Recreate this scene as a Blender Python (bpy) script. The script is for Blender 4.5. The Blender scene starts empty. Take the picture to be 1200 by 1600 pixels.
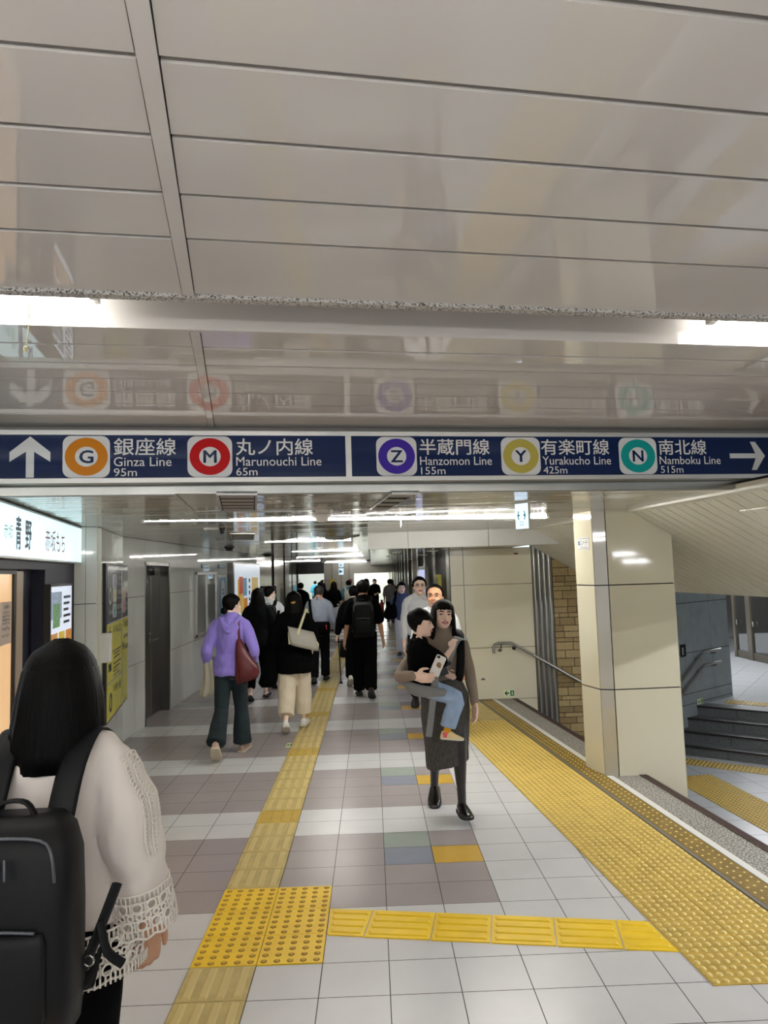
import bpy, bmesh, math, random
from mathutils import Vector, Matrix, noise
random.seed(7)
SC = bpy.context.scene
COL = SC.collection
V = Vector
PI = math.pi

# ------------------------------------------------------------------ camera, world, exposure
FPX, CX, CY = 1090.0, 600.0, 800.0
_y = V((581.0 - CX, 891.0 - CY, FPX)).normalized()        # corridor direction as the lens sees it
_n = _y.cross(V((1, -0.03, 0))).normalized()
if _n.y > 0: _n = -_n
_x = _y.cross(_n)
if _x.x < 0: _x = -_x
AX = (_x, _y, _n)
EYE = V((0, 0, 1.8))
cd = bpy.data.cameras.new('camera'); cam = bpy.data.objects.new('camera', cd); COL.objects.link(cam)
cd.sensor_fit = 'HORIZONTAL'; cd.sensor_width = 36.0; cd.lens = FPX / 1200.0 * 36.0
cd.clip_start = 0.05; cd.clip_end = 200
M = Matrix.Identity(4)
for r in range(3):
    M[r][0] = AX[r].x; M[r][1] = -AX[r].y; M[r][2] = -AX[r].z; M[r][3] = EYE[r]
cam.matrix_world = M
SC.camera = cam
w = bpy.data.worlds.new('world'); SC.world = w; w.use_nodes = True
w.node_tree.nodes['Background'].inputs[0].default_value = (0.88, 0.94, 1.0, 1)
w.node_tree.nodes['Background'].inputs[1].default_value = 0.62
SC.view_settings.view_transform = 'Standard'; SC.view_settings.look = 'None'
SC.view_settings.gamma = 1.0; SC.view_settings.use_curve_mapping = False
SC.view_settings.exposure = 0.9
SC.cycles.use_denoising = True
SC.cycles.max_bounces = 8; SC.cycles.diffuse_bounces = 4; SC.cycles.glossy_bounces = 4
SC.cycles.sample_clamp_indirect = 6.0
TUBE = 14.0            # strength of the fluorescent tubes

# ------------------------------------------------------------------ geometry of the view
def ray(x, y):
    d = V((x - CX, y - CY, FPX))
    return V((AX[0].dot(d), AX[1].dot(d), AX[2].dot(d)))
def hz(x, y, z=0.0):
    d = ray(x, y); return EYE + d * ((z - EYE.z) / d.z)
def atY(x, y, Y):
    d = ray(x, y); return EYE + d * (Y / d.y)

class Plane:
    """an upright or lying surface in the place: p0 + s*right + t*up"""
    def __init__(s, p0, right, up=(0, 0, 1)):
        s.p0 = V(p0); s.r = V(right).normalized(); s.u = V(up).normalized(); s.n = s.r.cross(s.u).normalized()
    def st(s, x, y):
        d = ray(x, y); t = (s.p0 - EYE).dot(s.n) / d.dot(s.n); p = EYE + d * t - s.p0
        return p.dot(s.r), p.dot(s.u)
    def pt(s, a, b, off=0.0): return s.p0 + s.r * a + s.u * b + s.n * off

# ------------------------------------------------------------------ materials
def lin(c):
    out = []
    for v in c[:3]:
        v = v / 255.0
        out.append(v / 12.92 if v <= 0.04045 else ((v + 0.055) / 1.055) ** 2.4)
    return (*out, 1.0)
_mats = {}
def mat(name, col, rough=0.5, metal=0.0, spec=0.5, var=0.0, vscale=8.0, bump=0.0, bscale=60.0, stretch=None, coat=0.0, emit=0.0, ecol=None, sheen=0.0, rvar=0.0):
    if name in _mats: return _mats[name]
    m = bpy.data.materials.new(name); m.use_nodes = True; _mats[name] = m
    nt = m.node_tree; b = nt.nodes['Principled BSDF']; L = nt.links
    c = lin(col)
    b.inputs['Base Color'].default_value = c
    b.inputs['Roughness'].default_value = rough; b.inputs['Metallic'].default_value = metal
    b.inputs['Specular IOR Level'].default_value = spec; b.inputs['Coat Weight'].default_value = coat
    b.inputs['Coat Roughness'].default_value = 0.04
    if sheen: b.inputs['Sheen Weight'].default_value = sheen
    if emit:
        b.inputs['Emission Color'].default_value = lin(ecol or col); b.inputs['Emission Strength'].default_value = emit
    def coords(sc):
        tc = nt.nodes.new('ShaderNodeTexCoord'); mp = nt.nodes.new('ShaderNodeMapping')
        if stretch: mp.inputs['Scale'].default_value = stretch
        L.new(tc.outputs['Object'], mp.inputs['Vector'])
        n = nt.nodes.new('ShaderNodeTexNoise'); n.inputs['Scale'].default_value = sc; n.inputs['Detail'].default_value = 4
        L.new(mp.outputs[0], n.inputs['Vector']); return n
    if var:
        n = coords(vscale); r = nt.nodes.new('ShaderNodeValToRGB')
        r.color_ramp.elements[0].position = 0.3; r.color_ramp.elements[1].position = 0.7
        r.color_ramp.elements[0].color = (*[v * (1 - var) for v in c[:3]], 1); r.color_ramp.elements[1].color = (*[min(1, v * (1 + var)) for v in c[:3]], 1)
        L.new(n.outputs['Fac'], r.inputs[0]); L.new(r.outputs[0], b.inputs['Base Color'])
    if rvar:
        n = coords(vscale); mr = nt.nodes.new('ShaderNodeMapRange')
        mr.inputs['To Min'].default_value = max(0.01, rough - rvar); mr.inputs['To Max'].default_value = rough + rvar
        L.new(n.outputs['Fac'], mr.inputs['Value']); L.new(mr.outputs[0], b.inputs['Roughness'])
    if bump:
        n = coords(bscale); bp = nt.nodes.new('ShaderNodeBump'); bp.inputs['Strength'].default_value = bump; bp.inputs['Distance'].default_value = 0.01
        L.new(n.outputs['Fac'], bp.inputs['Height']); L.new(bp.outputs[0], b.inputs['Normal'])
    return m
def speckle(name, c1, c2, scale, rough, lo=0.45, hi=0.55, bump=0.0):
    m = mat(name, c1, rough); nt = m.node_tree; b = nt.nodes['Principled BSDF']
    tc = nt.nodes.new('ShaderNodeTexCoord'); n = nt.nodes.new('ShaderNodeTexNoise'); n.inputs['Scale'].default_value = scale; n.inputs['Detail'].default_value = 2
    r = nt.nodes.new('ShaderNodeValToRGB'); r.color_ramp.elements[0].position = lo; r.color_ramp.elements[1].position = hi
    r.color_ramp.elements[0].color = lin(c1); r.color_ramp.elements[1].color = lin(c2)
    nt.links.new(tc.outputs['Object'], n.inputs['Vector']); nt.links.new(n.outputs['Fac'], r.inputs[0]); nt.links.new(r.outputs[0], b.inputs['Base Color'])
    return m

# ------------------------------------------------------------------ mesh builder
class MB:
    def __init__(s): s.v = []; s.f = []; s.m = []; s.sm = []
    def poly(s, pts, mi=0, sm=False):
        i = len(s.v); s.v += [V(p) for p in pts]; s.f.append(tuple(range(i, i + len(pts)))); s.m.append(mi); s.sm.append(sm)
    def face(s, idx, mi=0, sm=False): s.f.append(tuple(idx)); s.m.append(mi); s.sm.append(sm)
    def obox(s, o, a, b, c, mi=0):
        """box from corner o along edge vectors a, b, c"""
        o, a, b, c = V(o), V(a), V(b), V(c); i = len(s.v)
        if a.cross(b).dot(c) < 0: a, b = b, a
        s.v += [o, o + a, o + a + b, o + b, o + c, o + a + c, o + a + b + c, o + b + c]
        for q in ((3, 2, 1, 0), (4, 5, 6, 7), (0, 1, 5, 4), (1, 2, 6, 5), (2, 3, 7, 6), (3, 0, 4, 7)): s.face([i + k for k in q], mi)
    def box(s, lo, hi, mi=0):
        s.obox(lo, (hi[0] - lo[0], 0, 0), (0, hi[1] - lo[1], 0), (0, 0, hi[2] - lo[2]), mi)
    def prism(s, pts, d, mi=0, mside=None):
        """closed outline pts pushed along vector d"""
        pts = [V(p) for p in pts]; d = V(d); n = V((0, 0, 0))
        for k in range(len(pts)): n += pts[k].cross(pts[(k + 1) % len(pts)])
        if n.dot(d) > 0: pts = pts[::-1]
        i = len(s.v); k = len(pts); s.v += pts + [p + d for p in pts]
        s.face(range(i, i + k), mi); s.face([i + 2 * k - 1 - j for j in range(k)], mi)
        for j in range(k): s.face([i + j, i + k + j, i + k + (j + 1) % k, i + (j + 1) % k], mi if mside is None else mside)
    def pbox(s, P, s0, t0, s1, t1, o0, o1, mi=0):
        s.obox(P.pt(s0, t0, o0), P.r * (s1 - s0), P.u * (t1 - t0), P.n * (o1 - o0), mi)
    def loft(s, rings, mi=0, cap=True, closed=True, sm=True):
        n = len(rings[0]); i = len(s.v)
        for r in rings: s.v += [V(p) for p in r]
        for a in range(len(rings) - 1):
            for b in range(n if closed else n - 1):
                c = (b + 1) % n; s.face([i + a * n + b, i + a * n + c, i + (a + 1) * n + c, i + (a + 1) * n + b], mi, sm)
        if cap:
            s.face([i + k for k in range(n)][::-1], mi, sm); s.face([i + (len(rings) - 1) * n + k for k in range(n)], mi, sm)
    def tube(s, pts, rads, n=10, side=None, mi=0, round_caps=True, sub=1, sm=True):
        pts = [V(p) for p in pts]
        rads = [(r, r) if not isinstance(r, (tuple, list)) else tuple(r) for r in (rads if isinstance(rads, (list, tuple)) else [rads] * len(pts))]
        if sub > 1 and len(pts) > 2:
            P, R = [], []
            for k in range(len(pts) - 1):
                p0, p1, p2, p3 = pts[max(0, k - 1)], pts[k], pts[k + 1], pts[min(len(pts) - 1, k + 2)]
                for q in range(sub):
                    t = q / sub; t2 = t * t; t3 = t2 * t
                    P.append(0.5 * ((2 * p1) + (-p0 + p2) * t + (2 * p0 - 5 * p1 + 4 * p2 - p3) * t2 + (-p0 + 3 * p1 - 3 * p2 + p3) * t3))
                    R.append(tuple(rads[k][j] * (1 - t) + rads[k + 1][j] * t for j in (0, 1)))
            P.append(pts[-1]); R.append(rads[-1]); pts, rads = P, R
        if round_caps:
            d0 = (pts[0] - pts[1]).normalized(); d1 = (pts[-1] - pts[-2]).normalized(); r0 = min(rads[0]); r1 = min(rads[-1])
            A = [(pts[0] + d0 * r0 * q, tuple(v * g for v in rads[0])) for q, g in ((0.95, 0.3), (0.7, 0.7), (0.38, 0.92))]
            B = [(pts[-1] + d1 * r1 * q, tuple(v * g for v in rads[-1])) for q, g in ((0.38, 0.92), (0.7, 0.7), (0.95, 0.3))]
            pts = [a[0] for a in A] + pts + [b[0] for b in B]; rads = [a[1] for a in A] + rads + [b[1] for b in B]
        rings = []; sd = V(side) if side is not None else None
        for k, p in enumerate(pts):
            t = (pts[min(k + 1, len(pts) - 1)] - pts[max(k - 1, 0)]).normalized()
            if sd is None: sd = t.orthogonal()
            a = (sd - t * sd.dot(t))
            if a.length < 1e-5: a = t.orthogonal()
            a.normalize(); b = t.cross(a)
            if side is None: sd = a
            rings.append([p + a * (rads[k][0] * math.cos(2 * PI * j / n)) + b * (rads[k][1] * math.sin(2 * PI * j / n)) for j in range(n)])
        s.loft(rings, mi, True, True, sm)
    def cyl(s, p, q, r, n=16, mi=0): s.tube([p, q], [r, r], n, None, mi, False, 1, True)
    def ell(s, c, r, R=None, n=16, m=10, mi=0):
        c = V(c); rings = []
        for k in range(1, m):
            th = PI * k / m
            ring = []
            for j in range(n):
                ph = 2 * PI * j / n; p = V((r[0] * math.sin(th) * math.cos(ph), r[1] * math.sin(th) * math.sin(ph), -r[2] * math.cos(th)))
                ring.append(c + (R @ p if R else p))
            rings.append(ring)
        s.loft(rings, mi)
    def mesh(s, me, Mx, mi=0, sm=False):
        i = len(s.v); s.v += [Mx @ v.co for v in me.vertices]
        for p in me.polygons: s.face([i + k for k in p.vertices], mi, sm)
    def build(s, name, mats, parent=None, bevel=0.0, local=False, autosm=None):
        me = bpy.data.meshes.new(name); me.from_pydata([tuple(v) for v in s.v], [], s.f)
        for mm in (mats if isinstance(mats, (list, tuple)) else [mats]): me.materials.append(mm)
        for p, mi, sm in zip(me.polygons, s.m, s.sm): p.material_index = mi; p.use_smooth = sm
        me.update()
        return link(name, me, parent, local, bevel)
def link(name, me, parent=None, local=False, bevel=0.0):
    o = bpy.data.objects.new(name, me); COL.objects.link(o)
    if parent is not None:
        o.parent = parent
        if not local and parent.type == 'EMPTY': o.matrix_parent_inverse = rootM(parent).inverted()
    if bevel:
        b = o.modifiers.new('bevel', 'BEVEL'); b.width = bevel; b.segments = 2; b.limit_method = 'ANGLE'
    return o
def rootM(o):
    m = Matrix.Translation(o.location) @ Matrix.Rotation(o.rotation_euler.z, 4, 'Z')
    return rootM(o.parent) @ m if o.parent is not None else m
def tag(o, label=None, cat=None, group=None, kind=None):
    if label: o['label'] = label
    if cat: o['category'] = cat
    if group: o['group'] = group
    if kind: o['kind'] = kind
    return o
def thing(name, label, cat, loc=(0, 0, 0), rz=0.0, group=None):
    o = bpy.data.objects.new(name, None); COL.objects.link(o); o.empty_display_size = 0.1
    o.location = loc; o.rotation_euler = (0, 0, rz)
    return tag(o, label, cat, group)
def struct(name, mb, mats, label=None, bevel=0.0):
    o = mb.build(name, mats, None, bevel); return tag(o, label, None, None, 'structure')
def dup(root, loc, rz=0.0, label=None, group=None):
    r = root.copy(); COL.objects.link(r); r.location = loc; r.rotation_euler = (0, 0, rz)
    if label: r['label'] = label
    if group: r['group'] = group
    def kids(src, dst):
        for ch in [c for c in src.children]:
            k = ch.copy(); COL.objects.link(k); k.parent = dst; kids(ch, k)
    kids(root, r); return r
def bake(mb, vox=0.0, smooth=3, disp=None):
    """one welded skin grown over the overlapping closed shapes of mb"""
    me = bpy.data.meshes.new('t'); me.from_pydata([tuple(v) for v in mb.v], [], mb.f); me.update()
    o = bpy.data.objects.new('t', me); COL.objects.link(o)
    r = o.modifiers.new('r', 'REMESH'); r.mode = 'VOXEL'; r.voxel_size = vox; r.use_smooth_shade = True
    if smooth:
        q = o.modifiers.new('s', 'SMOOTH'); q.factor = 0.5; q.iterations = smooth
    dg = bpy.context.evaluated_depsgraph_get()
    out = bpy.data.meshes.new_from_object(o.evaluated_get(dg))
    bpy.data.objects.remove(o); bpy.data.meshes.remove(me)
    if disp:
        ns = [v.normal.copy() for v in out.vertices]
        for v, n_ in zip(out.vertices, ns): v.co += n_ * disp(v.co)
    for p in out.polygons: p.use_smooth = True
    return out
_tc = {}
def text_mesh(s, bold=0.0):
    if (s, bold) in _tc: return _tc[(s, bold)]
    cu = bpy.data.curves.new('t', 'FONT'); cu.body = s; cu.size = 1.0; cu.offset = bold; cu.resolution_u = 3; cu.fill_mode = 'FRONT'
    o = bpy.data.objects.new('t', cu); COL.objects.link(o)
    dg = bpy.context.evaluated_depsgraph_get(); me = bpy.data.meshes.new_from_object(o.evaluated_get(dg))
    bpy.data.objects.remove(o); _tc[(s, bold)] = me; return me
def fit_text(mb, s, P, s0, t0, s1, t1, mi=0, off=0.002, bold=0.0):
    me = text_mesh(s, 0.0)
    if not me.vertices: return
    xs = [v.co.x for v in me.vertices]; ys = [v.co.y for v in me.vertices]
    x0, x1, y0, y1 = min(xs), max(xs), min(ys), max(ys); sx = (s1 - s0) / max(1e-6, x1 - x0); sy = (t1 - t0) / max(1e-6, y1 - y0)
    g = max(0.0, bold) * (t1 - t0)
    for k, (dx, dy) in enumerate(((-g, 0), (g, 0), (0, g * .7), (0, -g * .7), (0, 0)) if g > 0 else ((0, 0),)):
        i = len(mb.v)
        mb.v += [P.pt(s0 + (v.co.x - x0) * sx + dx, t0 + (v.co.y - y0) * sy + dy, off + k * 4e-5) for v in me.vertices]
        for p in me.polygons: mb.face([i + q for q in p.vertices], mi)
def px_text(mb, s, P, x0, y0, x1, y1, mi=0, off=0.002, bold=0.0):
    """lettering that fills the area of the sign between two seen corners"""
    a = P.st(x0, y1); b = P.st(x1, y0); fit_text(mb, s, P, a[0], a[1], b[0], b[1], mi, off, bold)
def ring2d(mb, P, cs, ct, r0, r1, mi, off, n=40, sx=1.0):
    for k in range(n):
        a, b = 2 * PI * k / n, 2 * PI * (k + 1) / n
        q = [(r1, a), (r1, b)] + ([(r0, b), (r0, a)] if r0 > 0 else [(0, 0)])
        mb.poly([P.pt(cs + sx * r * math.cos(t), ct + r * math.sin(t), off) for r, t in q], mi)
def rrect(mb, P, s0, t0, s1, t1, rad, mi, off):
    pts = []
    for cx, cy, a0 in ((s1 - rad, t1 - rad, 0), (s0 + rad, t1 - rad, 90), (s0 + rad, t0 + rad, 180), (s1 - rad, t0 + rad, 270)):
        for k in range(6):
            a = math.radians(a0 + 18 * k); pts.append(P.pt(cx + rad * math.cos(a), cy + rad * math.sin(a), off))
    mb.poly(pts, mi)
def flat(mb, P, pts, mi, off): mb.poly([P.pt(a, b, off) for a, b in pts], mi)
def clip(poly, a, b, c):
    """keep the part of a 2-D outline where a*x + b*y >= c"""
    out = []
    for k in range(len(poly)):
        p, q = poly[k], poly[(k + 1) % len(poly)]; dp, dq = a * p[0] + b * p[1] - c, a * q[0] + b * q[1] - c
        if dp >= 0: out.append(p)
        if dp * dq < 0:
            t = dp / (dp - dq); out.append((p[0] + (q[0] - p[0]) * t, p[1] + (q[1] - p[1]) * t))
    return out
# ------------------------------------------------------------------ shared materials
WHITE_T = mat('white_tile', (212, 212, 214), 0.27, var=0.035, vscale=3.0, bump=0.02, bscale=300)
MAUVE_T = mat('mauve_tile', (168, 159, 160), 0.27, var=0.04, vscale=3.0, bump=0.02, bscale=300)
GREEN_T = mat('green_grey_tile', (160, 172, 162), 0.3, var=0.03)
BLUE_T = mat('blue_grey_tile', (142, 148, 164), 0.3, var=0.03)
GOLD_T = mat('gold_tile', (215, 175, 75), 0.3, var=0.04)
GROUT = mat('grout', (70, 64, 60), 0.9)
YEL_NEW = mat('bright_yellow_block', (250, 208, 28), 0.42, var=0.08, vscale=6)
YEL_OLD = mat('worn_yellow_block', (196, 164, 70), 0.55, var=0.16, vscale=7, bump=0.1, bscale=120)
YEL_PALE = mat('pale_worn_block', (194, 174, 112), 0.55, var=0.14, vscale=9, bump=0.1, bscale=120)
YEL_DARK = mat('dark_ochre_block', (134, 108, 40), 0.55, var=0.2, vscale=9)
YEL_TOP = mat('worn_dot_top', (222, 196, 108), 0.45, spec=.6)
DOT_LT = mat('brass_dot', (235, 215, 130), 0.35, spec=0.7)
GRANITE = speckle('granite', (88, 85, 80), (182, 178, 168), 85, 0.55)
DGRANITE = speckle('dark_granite', (60, 62, 62), (108, 112, 112), 120, 0.5)
WPANEL = mat('white_enamel_panel', (218, 222, 218), 0.035, spec=0.6, var=0.02, vscale=1.5, coat=0.3)
CREAM = mat('cream_enamel_panel', (214, 208, 184), 0.1, spec=0.55, var=0.03, vscale=1.2, coat=0.25)
JOINT = mat('black_joint', (22, 22, 22), 0.8)
CEILP = mat('ceiling_plank_enamel', (212, 207, 202), 0.015, spec=0.5, var=0.03, vscale=1.5)
CEILG = mat('far_ceiling_enamel', (186, 184, 172), 0.09, spec=0.55, var=0.05, vscale=1.2)
SOFFIT = mat('soffit_plank', (214, 212, 198), 0.35, var=0.03)
DARKGAP = mat('dark_gap', (30, 29, 28), 0.9)
DUSTY = speckle('dusty_edge', (196, 192, 186), (70, 66, 62), 150, 0.8, 0.47, 0.66)
SPOTTED = speckle('soot_spotted_enamel', (204, 200, 194), (60, 56, 52), 95, 0.5, 0.66, 0.72)
STEEL = mat('brushed_steel', (170, 170, 165), 0.28, metal=1.0, var=0.12, vscale=4, stretch=(1, 1, 0.05))
DSTEEL = mat('dark_steel', (118, 116, 110), 0.3, metal=1.0, var=0.15, vscale=4, stretch=(1, 1, 0.05))
ALU = mat('aluminium_frame', (200, 198, 194), 0.35, metal=0.7)
WALLG = mat('grey_stone_tile', (128, 136, 138), 0.5, var=0.12, vscale=5, bump=0.08, bscale=60)
LIGHTW = mat('tube_light', (255, 255, 255), 0.4, emit=TUBE, ecol=(255, 253, 248))
BLACK = mat('black_plastic', (14, 14, 15), 0.45)
WHITEP = mat('white_paint', (225, 224, 220), 0.5)
GLASS = mat('clear_glass', (255, 255, 255), 0.02)
GLASS.node_tree.nodes['Principled BSDF'].inputs['Transmission Weight'].default_value = 1.0
GLASS.node_tree.nodes['Principled BSDF'].inputs['IOR'].default_value = 1.05
NAVY = mat('navy_panel', (36, 38, 58), 0.55, var=0.05)

# kerb frame: u = X + KS*Y is constant along the stair edge
KS = 0.099
def ku(u, Y, z=0.0): return V((u - KS * Y, Y, z))
# front-ceiling frame: rows run along EC, depth along EV
EC = V((1, 0.156, 0)).normalized(); EV = V((-0.156, 1, 0)).normalized()
def cv(c, v, z): return EC * c + EV * v + V((0, 0, z))
def ramp(Y): return 0.0 if Y < 18 else -0.4 * min(1.0, (Y - 18) / 18.0)

# ------------------------------------------------------------------ floor: 306 x 262 mm tiles in bands
X0, TW, Y0, TD = 0.028, 0.306, 3.385, 0.2625
mb = MB()
for i in range(-22, 9):
    for j in range(-36, 132):
        xa, ya = X0 + i * TW, Y0 + j * TD
        P = [(xa + .002, ya + .002), (xa + TW - .002, ya + .002), (xa + TW - .002, ya + TD - .002), (xa + .002, ya + TD - .002)]
        P = clip(P, -1, -KS, -2.34) if ya < 9.6 else clip(P, -1, 0, -1.5)
        if len(P) < 3: continue
        m = 0
        if j >= 2 and i <= 1:
            k = (j - 6) % 6
            m = 0 if k < 2 else 1
            if i == 0 and k == 5: m = 2
            if i == 0 and k == 4: m = 3
            if i == 1 and k == 4: m = 4
        mb.poly([(x, y, ramp(y)) for x, y in P], m)
for ya, yb in ((-6.2, 9.7), (9.7, 18), (18, 36), (36, 47)):
    xr = lambda y: 2.54 - KS * y if yb < 9.8 else 1.6
    mb.poly([(-7, ya, ramp(ya) - .003), (xr(ya), ya, ramp(ya) - .003), (xr(yb), yb, ramp(yb) - .003), (-7, yb, ramp(yb) - .003)], 5)
for j in range(0, 40):
    for i in range(-26, 8):
        y = 36.1 + j * .27
        mb.poly([(X0 + i * TW, y, -.4), (X0 + i * TW + .303, y, -.4), (X0 + i * TW + .303, y + .267, -.4), (X0 + i * TW, y + .267, -.4)], 0)
struct('floor', mb, [WHITE_T, MAUVE_T, GREEN_T, BLUE_T, GOLD_T, GROUT], 'pale and mauve banded tile floor of the passage')

# ------------------------------------------------------------------ granite kerb, stairs down, lower floor
mb = MB()
mb.prism([ku(2.545, -6), ku(2.598, -6), ku(2.598, 9.65), ku(2.545, 9.65)], (0, 0, -.1), 1)
mb.prism([ku(2.535, -6, -.002), ku(2.545, -6, -.002), ku(2.545, 9.65, -.002), ku(2.535, 9.65, -.002)], (0, 0, -.1), 2)
y = -6.0
while y < 9.6:
    mb.prism([ku(2.599, y + .003), ku(2.888, y + .003), ku(2.888, y + .9), ku(2.599, y + .9)], (0, 0, -.16), 0)
    y += .903
struct('kerb', mb, [GRANITE, WHITEP, JOINT], 'speckled granite kerb with white edge line along the stairwell')
RUN, RISE, NST = 0.2524, 1.2 / 7, 7
NOSE = mat('brown_rubber_nosing', (74, 52, 48), 0.6, var=0.2, vscale=30)
mb = MB()
for k in range(NST):
    u0 = 2.888 + RUN * k; z1 = -RISE * (k + 1)
    if k < NST - 1: mb.prism([ku(u0, -6, z1), ku(u0 + RUN, -6, z1), ku(u0 + RUN, 9.65, z1), ku(u0, 9.65, z1)], (0, 0, -.3), 0)
    for q in range(3):     # three ribs of the rubber nosing on each tread edge
        e = u0 + (RUN if False else 0) - .012 - q * .022
        mb.prism([ku(e - .014, -6, z1 + RISE), ku(e, -6, z1 + RISE), ku(e, 9.65, z1 + RISE), ku(e - .014, 9.65, z1 + RISE)], (0, 0, .006), 1)
    mb.prism([ku(u0 - .005, -6, z1), ku(u0 + .002, -6, z1), ku(u0 + .002, 9.65, z1), ku(u0 - .005, 9.65, z1)], (0, 0, RISE), 1)
struct('stairs_down', mb, [GRANITE, NOSE], 'flight of granite steps going down from the kerb, brown rubber nosings')
LW = mat('lower_floor_tile', (176, 178, 180), 0.3, var=0.04, vscale=2)
mb = MB()
mb.poly([(2.5, -6, -1.203), (12, -6, -1.203), (12, 13, -1.203), (2.5, 13.5, -1.203)], 1)
for i in range(0, 20):
    for j in range(0, 36):
        a, b = 4.66 + i * .45, -3 + j * .45
        mb.poly([ku(a + .003, b + .003, -1.2), ku(a + .447, b + .003, -1.2), ku(a + .447, b + .447, -1.2), ku(a + .003, b + .447, -1.2)], 0)
o = struct('floor', mb, [LW, GROUT], 'pale tile floor of the lower level beyond the stairs')

# steps up to the gate level
B0, B1 = V((4.818, 10.972, 0)), V((5.677, 10.318, 0))
SD = (B1 - B0).normalized(); SN = V((-SD.y, SD.x, 0))
if SN.y < 0: SN = -SN
mb = MB()
for k in range(4):
    o0 = B0 - SD * 1.6 + SN * (.3 * k); z = -1.2 + .15 * k
    mb.obox(o0 + V((0, 0, z)), SD * 7.5, SN * (.32 if k < 3 else .3), V((0, 0, .15)), 0)
    mb.obox(o0 + V((0, 0, z + .125)) - SN * .012, SD * 7.5, SN * .075, V((0, 0, .028)), 1)
    for q in range(9): mb.obox(o0 + SD * (.55 + q * .8) + V((0, 0, z)) - SN * .002, SD * .008, SN * .01, V((0, 0, .125)), 1)
struct('stairs_up', mb, [DGRANITE, mat('black_nosing', (30, 26, 26), 0.5)], 'four dark granite steps up to the gate hall')
mb = MB()
L0 = B0 - SD * 1.6 + SN * 1.2
mb.obox(L0 + V((0, 0, -.65)), SD * 9, SN * 12, V((0, 0, .046)), 1)
for i in range(0, 16):
    for j in range(0, 24): mb.obox(L0 + SD * (i * .5 + .003) + SN * (j * .5 + .003) + V((0, 0, -.604)), SD * .494, SN * .494, V((0, 0, .004)), 0)
struct('floor', mb, [LW, GROUT], 'pale tile floor of the gate hall above the four steps')

# ------------------------------------------------------------------ front ceiling (high) with planks, divider and light trough
ZH = 2.65
DV0, DV1 = V((-.322, .971, 0)), V((-.893, 3.944, 0))
dslope = (DV1.dot(EC) - DV0.dot(EC)) / (DV1.dot(EV) - DV0.dot(EV))
def dc(v): return DV0.dot(EC) + (v - DV0.dot(EV)) * dslope
rows = []
v = 1.126 - 0.211 * 36
while v < 1.9: rows.append((v, v + .211)); v += .211
rows[-1] = (rows[-1][0], 2.125); rows = [r for r in rows if r[0] < 2.0]
v = 2.445
for e in (2.63, 2.86, 3.08, 3.30, 3.53, 3.76, 4.075): rows.append((v, e)); v = e
mb = MB()
rnd = random.Random(3)
for a, b in rows:
    g = .008 if b < 2.2 else .006
    for c0, c1 in ((-7.0, None), (None, 6.0)):
        t = rnd.uniform(-.0012, .0012)
        pa = [(c0 if c0 is not None else dc(a) + .0195, a + g), (c1 if c1 is not None else dc(a) - .0195, a + g), (c1 if c1 is not None else dc(b) - .0195, b - g), (c0 if c0 is not None else dc(b) + .0195, b - g)]
        mb.prism([cv(c, q, ZH + (t if k > 1 else -t)) for k, (c, q) in enumerate(pa)], (0, 0, .02), 0)
mb.prism([cv(-7, -6.6, ZH + .016), cv(6, -6.6, ZH + .016), cv(6, 2.11, ZH + .016), cv(-7, 2.11, ZH + .016)], (0, 0, .05), 1)
mb.prism([cv(-7, 2.45, ZH + .016), cv(6, 2.45, ZH + .016), cv(6, 4.1, ZH + .016), cv(-7, 4.1, ZH + .016)], (0, 0, .05), 1)
for a, b in ((.0, 2.12), (2.46, 4.07)):   # divider bar
    mb.prism([cv(dc(a) - .017, a, ZH - .006), cv(dc(a) + .017, a, ZH - .006), cv(dc(b) + .017, b, ZH - .006), cv(dc(b) - .017, b, ZH - .006)], (0, 0, .03), 2)
# trough
mb.prism([cv(-7, 2.115, ZH - .012), cv(6, 2.115, ZH - .012), cv(6, 2.15, ZH - .012), cv(-7, 2.15, ZH - .012)], (0, 0, .13), 3)
mb.prism([cv(-7, 2.15, ZH + .1), cv(6, 2.15, ZH + .1), cv(6, 2.43, ZH + .1), cv(-7, 2.43, ZH + .1)], (0, 0, .02), 4)
mb.prism([cv(-7, 2.425, ZH - .004), cv(6, 2.425, ZH - .004), cv(6, 2.45, ZH - .004), cv(-7, 2.45, ZH - .004)], (0, 0, .12), 2)
struct('ceiling', mb, [CEILP, DARKGAP, CEILP, DUSTY, SPOTTED], 'high plank ceiling above the viewer with a recessed light trough')

# fascia where the ceiling steps down
def fy(x): return 4.14 + .156 * x
mb = MB()
mb.prism([(-7, fy(-7), 2.258), (4, fy(4), 2.258), (4, fy(4) + .03, 2.258), (-7, fy(-7) + .03, 2.258)], (0, 0, .42), 0)
mb.prism([(-7, fy(-7) - .02, 2.262), (4, fy(4) - .02, 2.262), (4, fy(4) + .004, 2.262), (-7, fy(-7) + .004, 2.262)], (0, 0, .045), 1)
struct('trim_1', mb, [mat('fascia_grey', (150, 147, 140), 0.3), STEEL], 'fascia where the ceiling steps down behind the overhead sign')

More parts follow.
